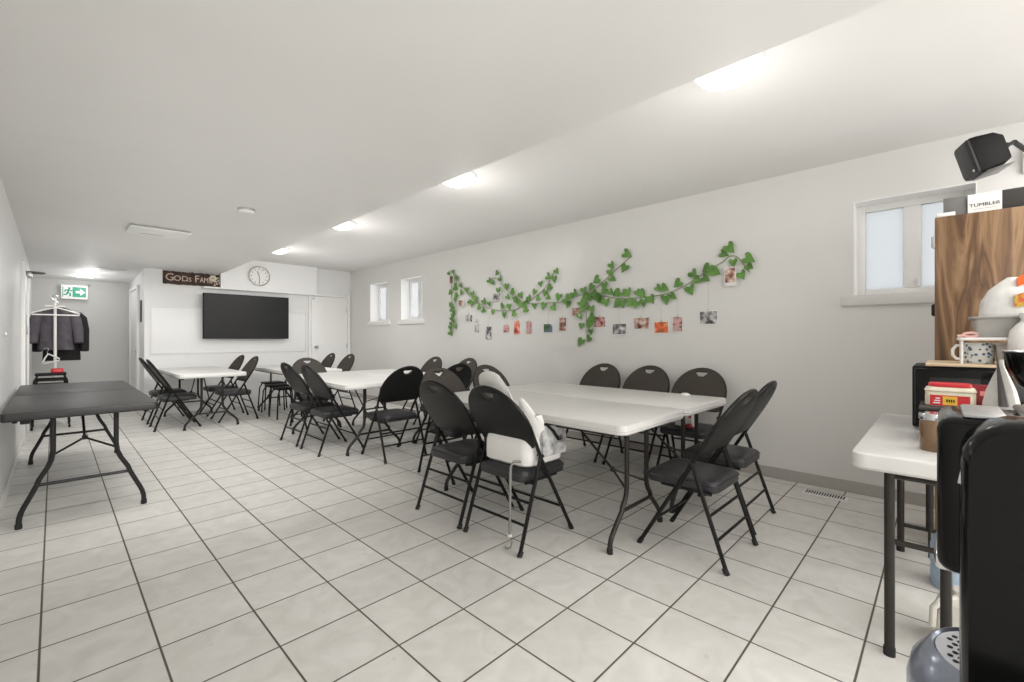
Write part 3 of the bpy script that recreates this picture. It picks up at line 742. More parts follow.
# ------------------------------------------------------------------ garlands and hung photos on the window wall
XW = XR
V = [
 ([(5.469,2.245),(5.511,2.068),(5.531,1.914),(5.49,1.652),(5.469,1.445),(5.49,1.29)],
  [(5.469,2.232),(5.561,2.215),(5.531,1.919),(5.408,1.866),(5.416,1.803),(5.531,1.732),(5.49,1.652),(5.428,1.598),(5.519,1.524),(5.428,1.47),(5.408,1.392),(5.531,1.356),(5.511,1.291),(5.46,1.70),(5.45,1.55),(5.50,1.43)],
  'leafy garland strand hanging straight down at the door end'),
 ([(5.469,2.245),(5.287,2.023),(5.073,1.831),(4.85,1.708),(4.603,1.624),(4.369,1.59),(4.147,1.591),(3.994,1.65),(3.819,1.727),(3.65,1.822),(3.555,1.918),(3.475,2.025),(3.41,2.028)],
  [(5.367,2.119),(5.267,2.016),(5.408,1.982),(5.387,2.044),(5.247,1.893),(5.111,1.921),(4.99,1.846),(5.073,1.757),(5.016,1.71),(4.923,1.785),(4.75,1.726),(4.631,1.689),(4.858,1.653),(4.761,1.607),(4.569,1.568),(4.379,1.643),(4.24,1.634),(4.32,1.526),(4.147,1.531),(3.941,1.582),(3.876,1.731),(3.785,1.793),(3.72,1.704),(3.672,1.887),(3.555,1.981),(3.457,1.936),(3.41,2.018),(3.547,1.845),(3.623,1.767),(3.965,1.638)],
  'leafy garland swag sagging across the door-end half of wall'),
 ([(4.638,2.039),(4.501,2.05),(4.337,1.897),(4.178,1.784),(3.994,1.694),(3.819,1.652),(3.596,1.654),(3.333,1.652),(3.208,1.688),(3.04,1.726),(2.93,1.76)],
  [(4.495,2.107),(4.418,2.026),(4.576,1.998),(4.638,2.027),(4.288,1.916),(4.428,1.874),(4.178,1.828),(4.024,1.773),(4.266,1.76),(4.1,1.701),(4.055,1.665),(4.131,1.725),(3.785,1.618),(3.563,1.721),(3.623,1.61),(3.467,1.592),(3.397,1.7),(3.258,1.691),(3.253,1.611),(3.208,1.708),(3.135,1.739),(3.92,1.69),(3.283,1.663)],
  'leafy garland strand dipping between the two rising tips'),
 ([(3.04,1.70),(2.993,1.539),(2.993,1.384),(2.982,1.191)],
  [(3.017,1.637),(3.064,1.621),(2.982,1.587),(2.913,1.545),(2.901,1.449),(3.064,1.464),(3.064,1.347),(2.929,1.36),(2.924,1.287),(2.952,1.201),(3.059,1.167),(2.914,1.40),(3.05,1.55)],
  'short leafy garland strand hanging down mid wall'),
 ([(3.04,1.726),(2.926,1.705),(2.749,1.683),(2.592,1.647),(2.42,1.636),(2.256,1.641),(2.119,1.646),(1.987,1.668),(1.861,1.711),(1.74,1.769),(1.639,1.835),(1.542,1.883),(1.471,1.916),(1.417,1.958),(1.356,1.95),(1.304,1.888),(1.246,1.795)],
  [(2.866,1.721),(2.919,1.674),(2.708,1.615),(2.784,1.645),(2.831,1.658),(2.647,1.715),(2.587,1.705),(2.494,1.699),(2.445,1.691),(2.341,1.693),(2.282,1.67),(2.581,1.585),(2.522,1.581),(2.415,1.576),(2.357,1.572),(2.256,1.571),(2.183,1.6),(2.094,1.715),(2.034,1.719),(2.011,1.595),(1.936,1.62),(1.902,1.752),(1.74,1.824),(1.77,1.681),(1.719,1.759),(1.623,1.867),(1.631,1.763),(1.574,1.832),(1.539,1.817),(1.46,1.988),(1.394,2.035),(1.368,1.892),(1.249,1.913),(1.239,1.857),(1.3,1.765),(2.947,1.672)],
  'long leafy garland swag reaching toward the cabinet end'),
 ([(3.04,1.70),(2.938,1.736),(2.796,1.826),(2.636,1.939),(2.515,2.023),(2.409,2.089)],
  [(2.447,2.113),(2.636,2.004),(2.477,1.97),(2.67,1.943),(2.64,1.861),(2.854,1.861),(2.745,1.792),(2.745,1.736),(3.017,1.764),(2.879,1.706),(2.834,1.665),(2.90,1.80),(3.0,1.70)],
  'short leafy garland strand climbing up from mid wall'),
]
def leaf(bm, y, z, size, ang, tilt, lift):
    out = [(0, -.05), (.30, -.28), (.52, -.12), (.50, .18), (.30, .48), (.10, .74), (0, .92)]
    pts = out+[(-a, b_) for a, b_ in reversed(out[1:-1])]
    c, s = math.cos(ang), math.sin(ang)
    vs = []; mid = bm.verts.new((XW-.012-lift, y, z))
    for a, b_ in pts:
        a *= size; b_ = (b_-.3)*size
        yy, zz = a*c-b_*s, a*s+b_*c
        vs.append(bm.verts.new((XW-.014-lift-.28*abs(a)-tilt*b_, y+yy, z+zz)))
    for k in range(len(vs)): bm.faces.new((mid, vs[k], vs[(k+1) % len(vs)]))
for vine, leaves, lab in V:
    t = thing('leaf_garland', lab, 'garland', (XW, vine[0][0], vine[0][1]), 0, 'leaf garlands on the window wall')
    o = Vector(t.location)
    # smooth the vine
    P = [Vector((XW-.012, y, z)) for y, z in vine]; pts = []
    for i in range(len(P)-1):
        p0, p1, p2, p3 = P[max(0, i-1)], P[i], P[i+1], P[min(len(P)-1, i+2)]
        for k in range(4):
            u = k/4
            pts.append(.5*((2*p1)+(p2-p0)*u+(2*p0-5*p1+4*p2-p3)*u*u+(3*p1-p0-3*p2+p3)*u**3))
    pts.append(P[-1])
    bm = B(); tube(bm, [p-o for p in pts], .0045, 5); obj('vine', bm, M_vine, t)
    bm = B()
    for y, z in leaves:
        leaf(bm, y+random.uniform(-.01, .01), z+random.uniform(-.01, .01), random.uniform(.072, .100), PI+random.uniform(-1.1, 1.1), random.uniform(-.15, .3), random.uniform(0, .02))
    bmesh.ops.translate(bm, vec=-o, verts=bm.verts)
    lf = obj('leaves', bm, M_leaf, t, ang=1.5); lf['kind'] = 'stuff'

bw = [(.02, .02, .02), (.1, .1, .1), (.5, .5, .5), (.75, .75, .75)]
warm = [(.03, .02, .02), (.25, .10, .07), (.55, .36, .28), (.8, .75, .7)]
redc = [(.2, .02, .02), (.7, .10, .05), (.8, .3, .2), (.85, .6, .5)]
blue = [(.02, .05, .02), (.12, .2, .06), (.08, .12, .4), (.6, .62, .7)]
orng = [(.05, .12, .05), (.75, .12, .03), (.78, .15, .05), (.75, .6, .3)]
pink = [(.03, .02, .02), (.5, .15, .15), (.75, .55, .5), (.1, .05, .05)]
brn = [(.03, .012, .008), (.08, .03, .02), (.15, .07, .05), (.2, .1, .06)]
photos = [
 (5.497,2.119,.095,.129,brn,0,'small brown photo at door-end top of garlands'),
 (4.479,1.789,.167,.109,bw,0,'black and white photo tucked into garland under first rising tip'),
 (5.260,1.743,.119,.101,warm,0,'small warm photo beside strand at the door end'),
 (5.114,1.505,.173,.112,bw,1,'black and white photo, highest in the hanging row at door end'),
 (4.928,1.377,.111,.183,bw,1,'tall black and white photo, second in row from door end'),
 (4.675,1.288,.136,.190,bw,1,'tall black and white photo, lowest in the row'),
 (4.315,1.339,.129,.119,pink,1,'small pink and black photo left of a red portrait photo'),
 (4.116,1.353,.123,.194,redc,1,'tall red portrait photo hanging in the row'),
 (3.896,1.345,.108,.180,pink,1,'tall pale pink portrait photo right of the red portrait'),
 (3.575,1.334,.157,.121,blue,1,'blue and green landscape photo hanging in the row'),
 (3.345,1.378,.120,.172,warm,1,'tall dark-haired portrait photo right of landscape photo'),
 (3.126,1.521,.120,.108,warm,0,'warm photo against the mid-wall hanging strand'),
 (2.815,1.392,.164,.130,pink,1,'reddish photo just right of mid-wall hanging strand'),
 (2.562,1.308,.181,.126,bw,1,'grey photo, lowest one right of hanging strand'),
 (2.297,1.365,.182,.130,warm,1,'dark brown wide photo between grey and orange photos'),
 (2.078,1.318,.161,.126,orng,1,'bright orange photo hanging in the row'),
 (1.907,1.348,.111,.161,pink,1,'tall dark photo right of the bright orange one'),
 (1.606,1.402,.174,.134,bw,1,'wide black and white photo nearest the cabinet end'),
 (1.403,1.771,.102,.171,redc[:1]+warm[1:],0,'instant photo with white lower border at cabinet-end tip'),
]
allv = [(y, z) for v, _, _ in V for y, z in v]
def vine_z(y):
    best = None
    for v, _, _ in V:
        for (y0, z0), (y1, z1) in zip(v, v[1:]):
            if min(y0, y1) <= y <= max(y0, y1) and abs(y1-y0) > .05:
                z = z0+(z1-z0)*(y-y0)/(y1-y0)
                if best is None or z < best: best = z
    return best
for i, (y, z, w, h, cols, row, lab) in enumerate(photos):
    t = thing('hanging_photo', lab, 'photo', (XW, y, z), 0, 'photos strung below the garlands')
    lift = .006 if row else .034
    inst = 'instant' in lab
    bm = B(); box(bm, (-lift-.002, -w/2, -h/2), (-lift, w/2, h/2)); obj('print_paper', bm, M_print, t, False)
    bw_ = .008
    bm = B(); box(bm, (-lift-.003, -w/2+bw_, -h/2+(.03 if inst else bw_)), (-lift-.0018, w/2-bw_, h/2-bw_)); obj('picture', bm, photo_mat('picture_%d' % i, cols, 16, i*3.1), t, False)
    if row:
        vz = vine_z(y) or z+.3
        bm = B(); tube(bm, [(-.007, 0, h/2-.004), (-.01, 0, max(vz-z, h/2+.01))], .0012, 4); obj('thread', bm, M_thread, t)
        bm = B(); box(bm, (-.014, -.005, h/2-.012), (-.002, .005, h/2+.016), .001); obj('clip', bm, M_thread, t)

# ------------------------------------------------------------------ small white table at the right with its load
TZ = .76
t = thing('utility_table', 'small white-topped table with black legs under microwave', 'table', (2.80, -.04, 0))
bm = B(); slab(bm, .63, .305, .05, TZ-.062, TZ, .010); tp = obj('tabletop', bm, M_white_top, t)
for x, y, zb in ((-.586, .189, 0), (-.572, .035, 0), (-.572, -.26, 0), (.546, .217, 0), (.546, .097, .146), (.546, -.26, 0)):
    bm = B(); tube(bm, [(x, y, TZ-.062), (x, y, max(.02, zb))], .0165, 9); lg = obj('leg', bm, M_tleg, t)
    bm = B()
    if zb: tube(bm, [(x, y, 0), (x, y, zb+.02)], .006, 9)
    else: tube(bm, [(x, y, 0), (x, y, .03)], .019, 9)
    obj('foot_cap', bm, M_rub, lg)
for x, y, z in ((-.572, .19, .43), (-.572, .19, TZ-.08), (.546, .21, .43), (.546, .21, .15), (.546, .21, TZ-.08)):
    bm = B(); tube(bm, [(x, y, z), (x, -.26, z)], .011, 8); obj('crossbar', bm, M_tleg, t)

# microwave
t = thing('microwave', 'black microwave under the wooden tray on white table', 'microwave', (3.13, -.17, TZ))
bm = B(); box(bm, (-.2, -.28, .012), (.21, .282, .31), .008); obj('cabinet_shell', bm, M_mb, t)
bm = B(); box(bm, (-.222, -.14, .025), (-.2, .272, .3), .006); dr = obj('door', bm, M_gb, t)
bm = B(); box(bm, (-.2235, -.08, .07), (-.2215, .22, .26), .0008); obj('window', bm, mat('microwave_glass', (.008, .008, .009), .08), dr)
bm = B(); box(bm, (-.222, -.272, .025), (-.2, -.146, .3), .006); obj('control_panel', bm, M_mb, t)
bm = B()
for a in (-.15, .15):
    for b_ in (-.22, .22): box(bm, (a-.015, b_-.015, 0), (a+.015, b_+.015, .013))
obj('rubber_foot', bm, M_rub, t)
bm = B(); box(bm, (2.915, -.44, TZ+.311), (3.33, .065, TZ+.325), .004); tag(obj('wooden_tray', bm, M_board), 'pale wooden board lying on black microwave', 'tray')
TT = TZ+.3255
# mug
t = thing('mug', 'white mug with blue pattern on the wooden board', 'mug', (3.06, -.118, TT), 0)
pm, ptr, pb = nt('mug_pattern'); N, L = ptr.nodes, ptr.links
tc = N.new('ShaderNodeTexCoord'); vo = N.new('ShaderNodeTexVoronoi'); vo.inputs['Scale'].default_value = 55; L.new(tc.outputs['Object'], vo.inputs['Vector'])
rr = N.new('ShaderNodeValToRGB'); rr.color_ramp.elements[0].position = .30; rr.color_ramp.elements[0].color = (.06, .13, .22, 1); rr.color_ramp.elements[1].position = .42; rr.color_ramp.elements[1].color = (.70, .72, .71, 1)
L.new(vo.outputs['Distance'], rr.inputs['Fac']); L.new(rr.outputs['Color'], pb.inputs['Base Color']); pb.inputs['Roughness'].default_value = .2
bm = B(); lathe(bm, [(0, 0), (.047, 0), (.051, .006), (.053, .05), (.053, .098), (.049, .098), (.048, .05), (.045, .01), (0, .009)], seg=28); obj('cup', bm, pm, t)
bm = B(); tube(bm, [(-.01, .05, .085), (-.015, .075, .084), (-.018, .088, .065), (-.018, .088, .038), (-.015, .075, .02), (-.01, .05, .018)], .0065, 8); obj('handle', bm, M_wp, t)
# wire shelf
t = thing('wire_shelf', 'small white shelf rack straddling the patterned mug', 'shelf', (3.06, -.20, TT))
bm = B(); slab(bm, .11, .155, .02, .108, .122, .004); obj('shelf_top', bm, M_wp, t)
for sx in (-1, 1):
    for sy in (-1, 1):
        bm = B(); tube(bm, [(sx*.095, sy*.14, 0), (sx*.095, sy*.14, .11)], .005, 7); obj('leg', bm, M_wp, t)
def tub(name, label, loc, hx, hy, h, m):
    t = thing(name, label, 'bin', loc)
    bm = B(); e_ = .004
    rings = [[(x*k, y*k, z) for x, y in rrect(hx, hy, .02, 4)] for k, z in ((.86, 0), (.9, .004), (.99, h-.01))]
    rings += [[(x, y, z) for x, y in rrect(hx+.01, hy+.01, .025, 4)] for z in (h-.009, h)]
    rings += [[(x*k, y*k, z) for x, y in rrect(hx, hy, .02, 4)] for k, z in ((.97, h), (.86, .012))]
    loft(bm, rings); obj('bin_body', bm, m, t)
    bm = B(); tube(bm, [(x, y, h-.003) for x, y in rrect(hx+.011, hy+.011, .026, 4)], .003, 6, True); obj('rim', bm, m, t)
tub('plastic_bin', 'grey plastic bin on top of white shelf rack', (3.06, -.20, TT+.1235), .085, .105, .095, M_gp)
tub('plastic_bin', 'grey plastic bin under the shelf rack beside mug', (3.06, -.255, TT), .07, .085, .098, mat('light_grey_plastic', (.48, .47, .45), .45))
bm = B(); tube(bm, [(0, .025*math.cos(a), .012+.009*math.sin(a)) for a in [2*PI*k/12 for k in range(12)]], .006, 6, True); tube(bm, [(0, .02, .008), (.0, .045, .006)], .007, 6)
tag(obj('hair_tie', bm, mat('pink_plastic', (.75, .45, .42), .4), loc=(2.99, -.09, TT+.1235)), 'pink and white loop at left end of shelf rack', 'loop')
# produce bag in upper bin
t = thing('grocery_bag', 'white plastic bag holding colourful packets in upper bin', 'bag', (3.06, -.225, TT+.14)); t.scale = (1., 1.12, 1.2)
bm = B(); rings = []
for k, (r1, z) in enumerate(((.06, 0), (.082, .03), (.085, .08), (.075, .13), (.058, .17), (.03, .20), (.012, .215))):
    rings.append([((r1*math.cos(a)*(1+.06*math.sin(3*a+k)))*.85, r1*1.15*math.sin(a)*(1+.05*math.sin(5*a+k*2)), z) for a in [2*PI*j/22 for j in range(22)]])
loft(bm, rings); obj('bag_film', bm, mat('bag_film_white', (.72, .71, .69), .4, noise=.1, scale=20), t, ang=1.5)
bm = B(); rings = [[(-.02+d, -.01-.10*u, .175+.018*math.sin(u*PI)+.035*v) for d, v in ((-.03, 0), (-.035, 1), (.03, 1), (.03, 0))] for u in (0, .15, .5, .85, 1)]
loft(bm, rings); obj('orange_packet', bm, mat('orange_film', (.80, .12, .015), .35, noise=.3), t)
bm = B(); rings = [[(-.075+d, -.0-.11*u, .098+(.058-.03*abs(u-.5))*v+.012*u) for d, v in ((-.012, 0), (-.0, 1), (.03, 1), (.03, 0))] for u in (0, .15, .5, .85, 1)]
loft(bm, rings); obj('black_packet', bm, photo_mat('black_yellow_print', [(.01, .01, .01), (.02, .02, .015), (.6, .5, .03), (.5, .04, .03)], 30, 2.), t)
# white jug at far right
t = thing('white_jug', 'tall white jug standing right of the shelf rack', 'jug', (2.95, -.268, TT)); t.scale = (1, 1, .8)
bm = B(); lathe(bm, [(0, 0), (.062, 0), (.068, .008), (.066, .14), (.06, .19), (.04, .225), (.028, .24), (.028, .26), (0, .26)], seg=24); obj('jug_body', bm, M_wp, t)
bm = B(); lathe(bm, [(0, .26), (.031, .26), (.031, .285), (0, .285)], seg=20); obj('cap', bm, M_wp, t)

# black riser box with coffee tub etc.
t = thing('riser_box', 'low black box shelf in front of the microwave', 'box', (2.70, -.12, TZ))
bm = B(); box(bm, (-.11, -.2, 0), (.12, .19, .012), .003); box(bm, (-.11, -.2, .012), (.12, -.185, .14), .003); box(bm, (-.11, .175, .012), (.12, .19, .14), .003); obj('box_side', bm, M_mb, t)
bm = B(); box(bm, (-.118, -.21, .14), (.125, .198, .152), .004); obj('box_top', bm, mat('grey_black_panel', (.05, .048, .046), .35), t)
RZ = TZ+.153
t = thing('coffee_tub', 'cream plastic tub with red lid and red-yellow label', 'coffee tub', (2.70, -.018, RZ))
bm = B(); slab(bm, .06, .078, .03, 0, .062, .005); obj('tub_body', bm, M_cream, t)
bm = B(); loft(bm, [[(x, y, z) for x, y in rrect(.06+k, .078+k, .03+k, 5)] for k, z in ((0, .062), (.003, .066), (-.003, .078), (-.012, .082))]); obj('tub_shoulder', bm, M_cream, t)
bm = B(); slab(bm, .05, .068, .03, .082, .097, .004); obj('lid', bm, M_red, t)
bm = B(); box(bm, (-.0625, -.06, .004), (-.0595, .062, .048), .0005); lb = obj('label_band', bm, M_red, t, False)
bm = B(); box(bm, (-.064, -.022, .008), (-.0622, .022, .044)); obj('yellow_patch', bm, M_yel, lb, False)
bm = B()
for k in range(3): box(bm, (-.064, .03, .012+.01*k), (-.0622, .052-.004*k, .017+.01*k))
obj('pale_print', bm, M_print, lb, False)
bm = B()
for k in range(4): box(bm, (-.0652, -.014+.007*k, .02), (-.0638, -.010+.007*k, .032))
obj('dark_print', bm, M_mb, lb, False)
t = thing('tea_box', 'dark red carton behind the white folded bag', 'box', (2.775, -.145, RZ))
bm = B(); box(bm, (-.02, -.055, 0), (.02, .055, .09), .002); obj('carton', bm, mat('crimson_card', (.26, .02, .03), .45), t)
bm = B(); box(bm, (-.0215, -.02, .045), (-.0195, .035, .065)); obj('print_patch', bm, mat('pale_red_print', (.65, .25, .22), .5), t, False)
# folded bag
t = thing('foil_bag', 'grey-white gusseted bag with pinched top', 'bag', (2.655, -.165, RZ))
bm = B(); rings = []
for k, z in ((.85, 0), (.83, .03), (.68, .08), (.42, .13), (.22, .165), (.12, .185), (.10, .205)):
    rings.append([(.035*k*math.copysign(abs(math.cos(a))**.6, math.cos(a)), .06*k*math.copysign(abs(math.sin(a))**.6, math.sin(a))*(1+.10*math.sin(4*a)), z) for a in [2*PI*j/20 for j in range(20)]])
loft(bm, rings); obj('bag_body', bm, mat('foil_white', (.62, .60, .57), .35, noise=.08), t)
bm = B(); rings = [[(-.03*(1-u)-.006+d, y*(1-.85*u)+.012*u, .02+.18*u) for d, y in ((0, .01), (-.012, -.002), (-.012, -.016), (0, -.02))] for u in (0, .3, .6, .9, 1)]
loft(bm, rings); obj('gusset_shade', bm, mat('foil_shadow', (.10, .095, .09), .4), t)  # dark strip paints the shade in the bag's fold
t = thing('snack_packet', 'flat red and white snack packet beside folded bag', 'packet', (2.66, -.27, RZ))
bm = B(); loft(bm, [[(x*k, y*k, z) for x, y in rrect(.045, .05, .008, 3)] for k, z in ((1., 0), (1.02, .008), (.9, .026), (.5, .033))]); obj('packet_film', bm, photo_mat('red_white_print', [(.6, .03, .02), (.7, .06, .03), (.8, .7, .65), (.5, .03, .02)], 14, 5.), t)
# black glass bowl standing at the right end
t = thing('black_bowl', 'glossy black footed bowl on near edge of small white table', 'bowl', (2.46, -.262, TZ+.0))
bm = B(); lathe(bm, [(0, 0), (.06, 0), (.058, .008), (.014, .02), (.012, .2), (.03, .24), (.07, .275), (.098, .33), (.108, .395), (.104, .396), (.09, .33), (.06, .28), (0, .265)], seg=32); obj('bowl_body', bm, M_gb, t)
bm = B(); tube(bm, [(.106*math.cos(a), .106*math.sin(a), .396) for a in [2*PI*k/32 for k in range(32)]], .003, 6, True); obj('rim', bm, M_chrome, t)
# jar
t = thing('spice_jar', 'glass jar of brown powder with silver lid', 'jar', (2.43, .025, TZ))
bm = B(); lathe(bm, [(0, 0), (.043, 0), (.047, .006), (.047, .112), (.044, .12), (0, .12)], seg=28); obj('jar_glass', bm, mat('brown_powder', (.20, .115, .06), .25, noise=.15, scale=12, coat=.5), t)
bm = B(); lathe(bm, [(0, .12), (.046, .12), (.049, .123), (.049, .142), (.046, .148), (0, .148)], seg=28); obj('lid', bm, M_chrome, t)
bm = B(); lathe(bm, [(0, 0), (.026, 0), (.03, .01), (.03, .05), (.02, .062), (0, .065)], (2.36, -.035, TZ), 18); tag(obj('sugar_pot', bm, M_wp), 'small white pot beside the brown powder jar', 'pot')

# under the table: water bottle and white jug
t = thing('water_bottle', 'clear blue water bottle on floor under white table', 'bottle', (3.02, -.03, 0))
bm = B(); lathe(bm, [(0, 0), (.075, 0), (.082, .01), (.08, .09), (.076, .1), (.082, .11), (.08, .2), (.06, .25), (.025, .28), (.025, .3), (0, .3)], seg=24); obj('bottle_body', bm, mat('blue_pet', (.36, .46, .58), .15, noise=.1), t)
bm = B(); lathe(bm, [(0, .3), (.028, .3), (.028, .325), (0, .325)], seg=18); obj('cap', bm, M_wp, t)
t = thing('floor_jug', 'off-white plastic jug on floor behind drip tray', 'jug', (2.46, -.055, 0))
bm = B(); loft(bm, [[(x*k, y*k, z) for x, y in rrect(.09, .085, .03, 4)] for k, z in ((.93, 0), (1., .012), (.98, .12), (.8, .18), (.35, .205), (.33, .225))]); obj('jug_body', bm, M_cream if False else mat('offwhite_plastic', (.62, .60, .54), .45), t)
bm = B(); tube(bm, [(-.03, .02, .2), (-.065, .06, .195), (-.085, .085, .16), (-.088, .088, .09)], .011, 8); obj('handle', bm, mat('offwhite_handle', (.62, .60, .54), .45), t)

# ------------------------------------------------------------------ wooden cabinet
t = thing('wooden_cabinet', 'tall walnut-grain cabinet beside the two-pane window', 'cabinet', (3.47, 0, 0))
bm = B(); box(bm, (.022, -.72, 0), (.47, .036, 1.885), .003); obj('carcass', bm, wood_mat('walnut_side', (.10, .045, .02), (.16, .075, .032), (.24, .125, .06)), t)
bm = B(); box(bm, (0, -.34, .06), (.02, .038, 1.885), .0025); d1 = obj('door', bm, M_walnut, t)
bm = B(); box(bm, (0, -.72, .06), (.02, -.344, 1.885), .0025); d2 = obj('door', bm, M_walnut, t)
for z in (1.75, 1.364, .4):
    bm = B(); box(bm, (.0, .038, z-.035), (.03, .046, z+.035), .002); tube(bm, [(.012, .046, z-.03), (.012, .046, z+.03)], .006, 7); obj('hinge', bm, M_steel if z > 1.5 else M_mb, d1)
for d, y in ((d1, -.31), (d2, -.375)):
    bm = B(); tube(bm, [(0, y, .95), (-.03, y, .955), (-.03, y, 1.05), (0, y, 1.055)], .006, 7); obj('handle', bm, M_steel, d)
CZ = 1.886
t = thing('storage_case', 'flat black case lying on the wooden cabinet', 'case', (3.70, -.30, CZ))
bm = B(); box(bm, (-.17, -.37, 0), (.18, .30, .112), .006); obj('case_body', bm, mat('charcoal_card', (.032, .029, .026), .6), t)
bm = B(); box(bm, (-.1725, .20, .0), (-.16, .3025, .112), .004); obj('grey_end', bm, mat('grey_card', (.16, .155, .15), .5), t)
t = thing('name_card', 'white card with TUMBLER lettering leaning on black case', 'card', (3.52, -.158, CZ))
bm = B(); box(bm, (-.004, -.064, 0), (.0, .064, .108)); obj('card_sheet', bm, M_print, t, False)
bm = place(text_mesh('TUMBLER', .026, .0004, 'CENTER', 1.05), wallfacing((-.0048, 0, .046), '-x')); obj('lettering', bm, M_mb, t, False)
bm = B(); box(bm, (-.0046, -.045, .024), (-.004, .045, .026)); obj('fine_print', bm, M_gp, t, False)
bm = B(); box(bm, (3.475, -.045, CZ), (3.53, .03, CZ+.022), .004); tag(obj('cable_tray', bm, M_wp), 'small clear-white holder at cabinet top corner', 'holder')

# ------------------------------------------------------------------ loudspeaker
t = thing('loudspeaker', 'black loudspeaker tilted down from bracket near ceiling', 'loudspeaker', (3.85, -.165, 2.29))
t.rotation_euler = (math.radians(-15), math.radians(0), math.radians(16)); t.scale = (.74, .74, .74)
# local +y = front
bm = B()
rings = []
for y, hx, hz in ((-.115, .085, .10), (-.06, .115, .132), (.05, .13, .145), (.085, .13, .145)):
    rings.append([(x, y, z) for x, z in rrect(hx, hz, .02, 4)])
loft(bm, rings); obj('speaker_body', bm, mat('speaker_black', (.005, .005, .005), .55, spec=.15, noise=.1), t)
bm = B(); loft(bm, [[(x, y, z) for x, z in rrect(hx, hz, .02, 4)] for y, hx, hz in ((.085, .126, .141), (.10, .126, .141), (.112, .11, .125))]); g = obj('front_grille', bm, mat('grille_grey', (.022, .022, .023), .5, noise=.2, scale=300), t)
bm = B(); box(bm, (-.10, .106, -.118), (-.075, .115, -.098), .002); obj('badge', bm, M_wp, g)
bm = B(); tube(bm, [(0, -.115, .02), (0, -.16, .02), (.02, -.2, .03)], .014, 8); lathe(bm, [(0, -.02), (.022, -.02), (.022, .02), (0, .02)], (0, -.135, .02), 12, RX); obj('swivel', bm, M_rub, t)
bm = B(); box(bm, (-.14, -.1, -.15), (.14, .06, -.144), .002); obj('underside_trim', bm, mat('dark_steel', (.12, .12, .12), .3, metal=.6), t)
t = thing('speaker_bracket', 'pale wall bracket carrying the loudspeaker arm', 'bracket', (XR, -.40, 2.36))
bm = B(); box(bm, (-.03, -.04, -.1), (0, .04, .1), .008); obj('bracket_plate', bm, M_wp, t)
bm = B(); tube(bm, [(-.03, 0, 0), (-.15, .03, .0), (-.438, .107, -.01)], .013, 8); obj('bracket_arm', bm, M_mb, t)

# ------------------------------------------------------------------ coffee machine at the near right
CT = .752
t = thing('serving_cart', 'small dark cart under the coffee machine', 'cart', (.57, -.5, 0))
bm = B(); box(bm, (-.22, -.5, CT-.03), (.27, .49, CT-.001), .005); obj('cart_top', bm, M_mb, t)
for sx in (-.19, .24):
    for sy in (-.46, .45):
        bm = B(); tube(bm, [(sx, sy, 0), (sx, sy, CT-.03)], .014, 8); obj('leg', bm, M_frame, t)
t = thing('coffee_machine', 'glossy black capsule coffee machine filling right edge', 'coffee machine', (.64, 0, CT))
bm = B(); 
prof = rrect(.16, .185, .045, 6, -.172, .185)     # (y,z) side panel
prof = [(y, max(0.0, z)) for y, z in prof]
loft(bm, [[(x, y*k+(-.172)*(1-k), z*k+.185*(1-k)) for y, z in prof] for x, k in ((.0, .965), (.006, .99), (.016, 1.), (.06, 1.))]); obj('side_panel', bm, M_gb, t)
bm = B(); box(bm, (.06, -.33, .185), (.2, .006, .362), .014, 4); hd = obj('brew_head', bm, M_gb, t)
bm = B(); box(bm, (.06, -.33, 0), (.2, -.075, .185), .012, 3); obj('column', bm, M_gb, t)
bm = B(); box(bm, (.07, -.32, 0), (.19, -.09, .03), .008); obj('base', bm, M_mb, t)
bm = B(); box(bm, (.03, -.26, .3625), (.185, -.13, .372), .004); box(bm, (.03, -.125, .3625), (.185, -.06, .370), .004); obj('top_lid', bm, mat('grey_top_plate', (.09, .088, .085), .22), hd)
bm = B(); box(bm, (.07, -.05, .3615), (.18, -.015, .366), .003); obj('control_strip', bm, M_steel, hd)
bm = B(); box(bm, (.12, -.03, .165), (.185, .009, .186), .006); obj('spout', bm, M_chrome, hd)
bm = B(); tube(bm, [(.016, -.05, .355), (.016, -.02, .345), (.016, -.0125, .30)], .003, 6); obj('chrome_line', bm, M_chrome, hd)
tr = B(); lathe(tr, [(0, .0), (.088, .0), (.0925, .006), (.0925, .022), (.088, .045), (.072, .069), (.069, .0705), (.066, .0655), (.0, .0655)], (.115, -.058, 0), 40)
bmesh.ops.translate(tr, vec=(0, 0, .010), verts=tr.verts)
tray = obj('drip_tray', tr, mat('tray_bluegrey', (.30, .33, .40), .18, metal=.5, noise=.05), t)
bm = B(); lathe(bm, [(0, .0755), (.066, .0755), (.066, .0775), (0, .0775)], (.115, -.058, 0), 40); obj('drip_plate', bm, mat('pale_steel', (.72, .74, .80), .25, metal=.5), tray)
bm = B()
for k in range(-6, 7):
    for j in range(-6, 7):
        x, y = k*.0098, j*.0088+(.0044 if k % 2 else 0)
        if math.hypot(x, y) > .057 or math.hypot(x-.022, y-.012) < .021: continue
        lathe(bm, [(0, .0), (.0028, .0), (.0028, .0006), (0, .0006)], (.115+x, -.058+y, .0776), 7)
lathe(bm, [(0, 0), (.015, 0), (.015, .0009), (0, .0009)], (.137, -.046, .0776), 16)
obj('drain_hole', bm, M_mb, tray, False)

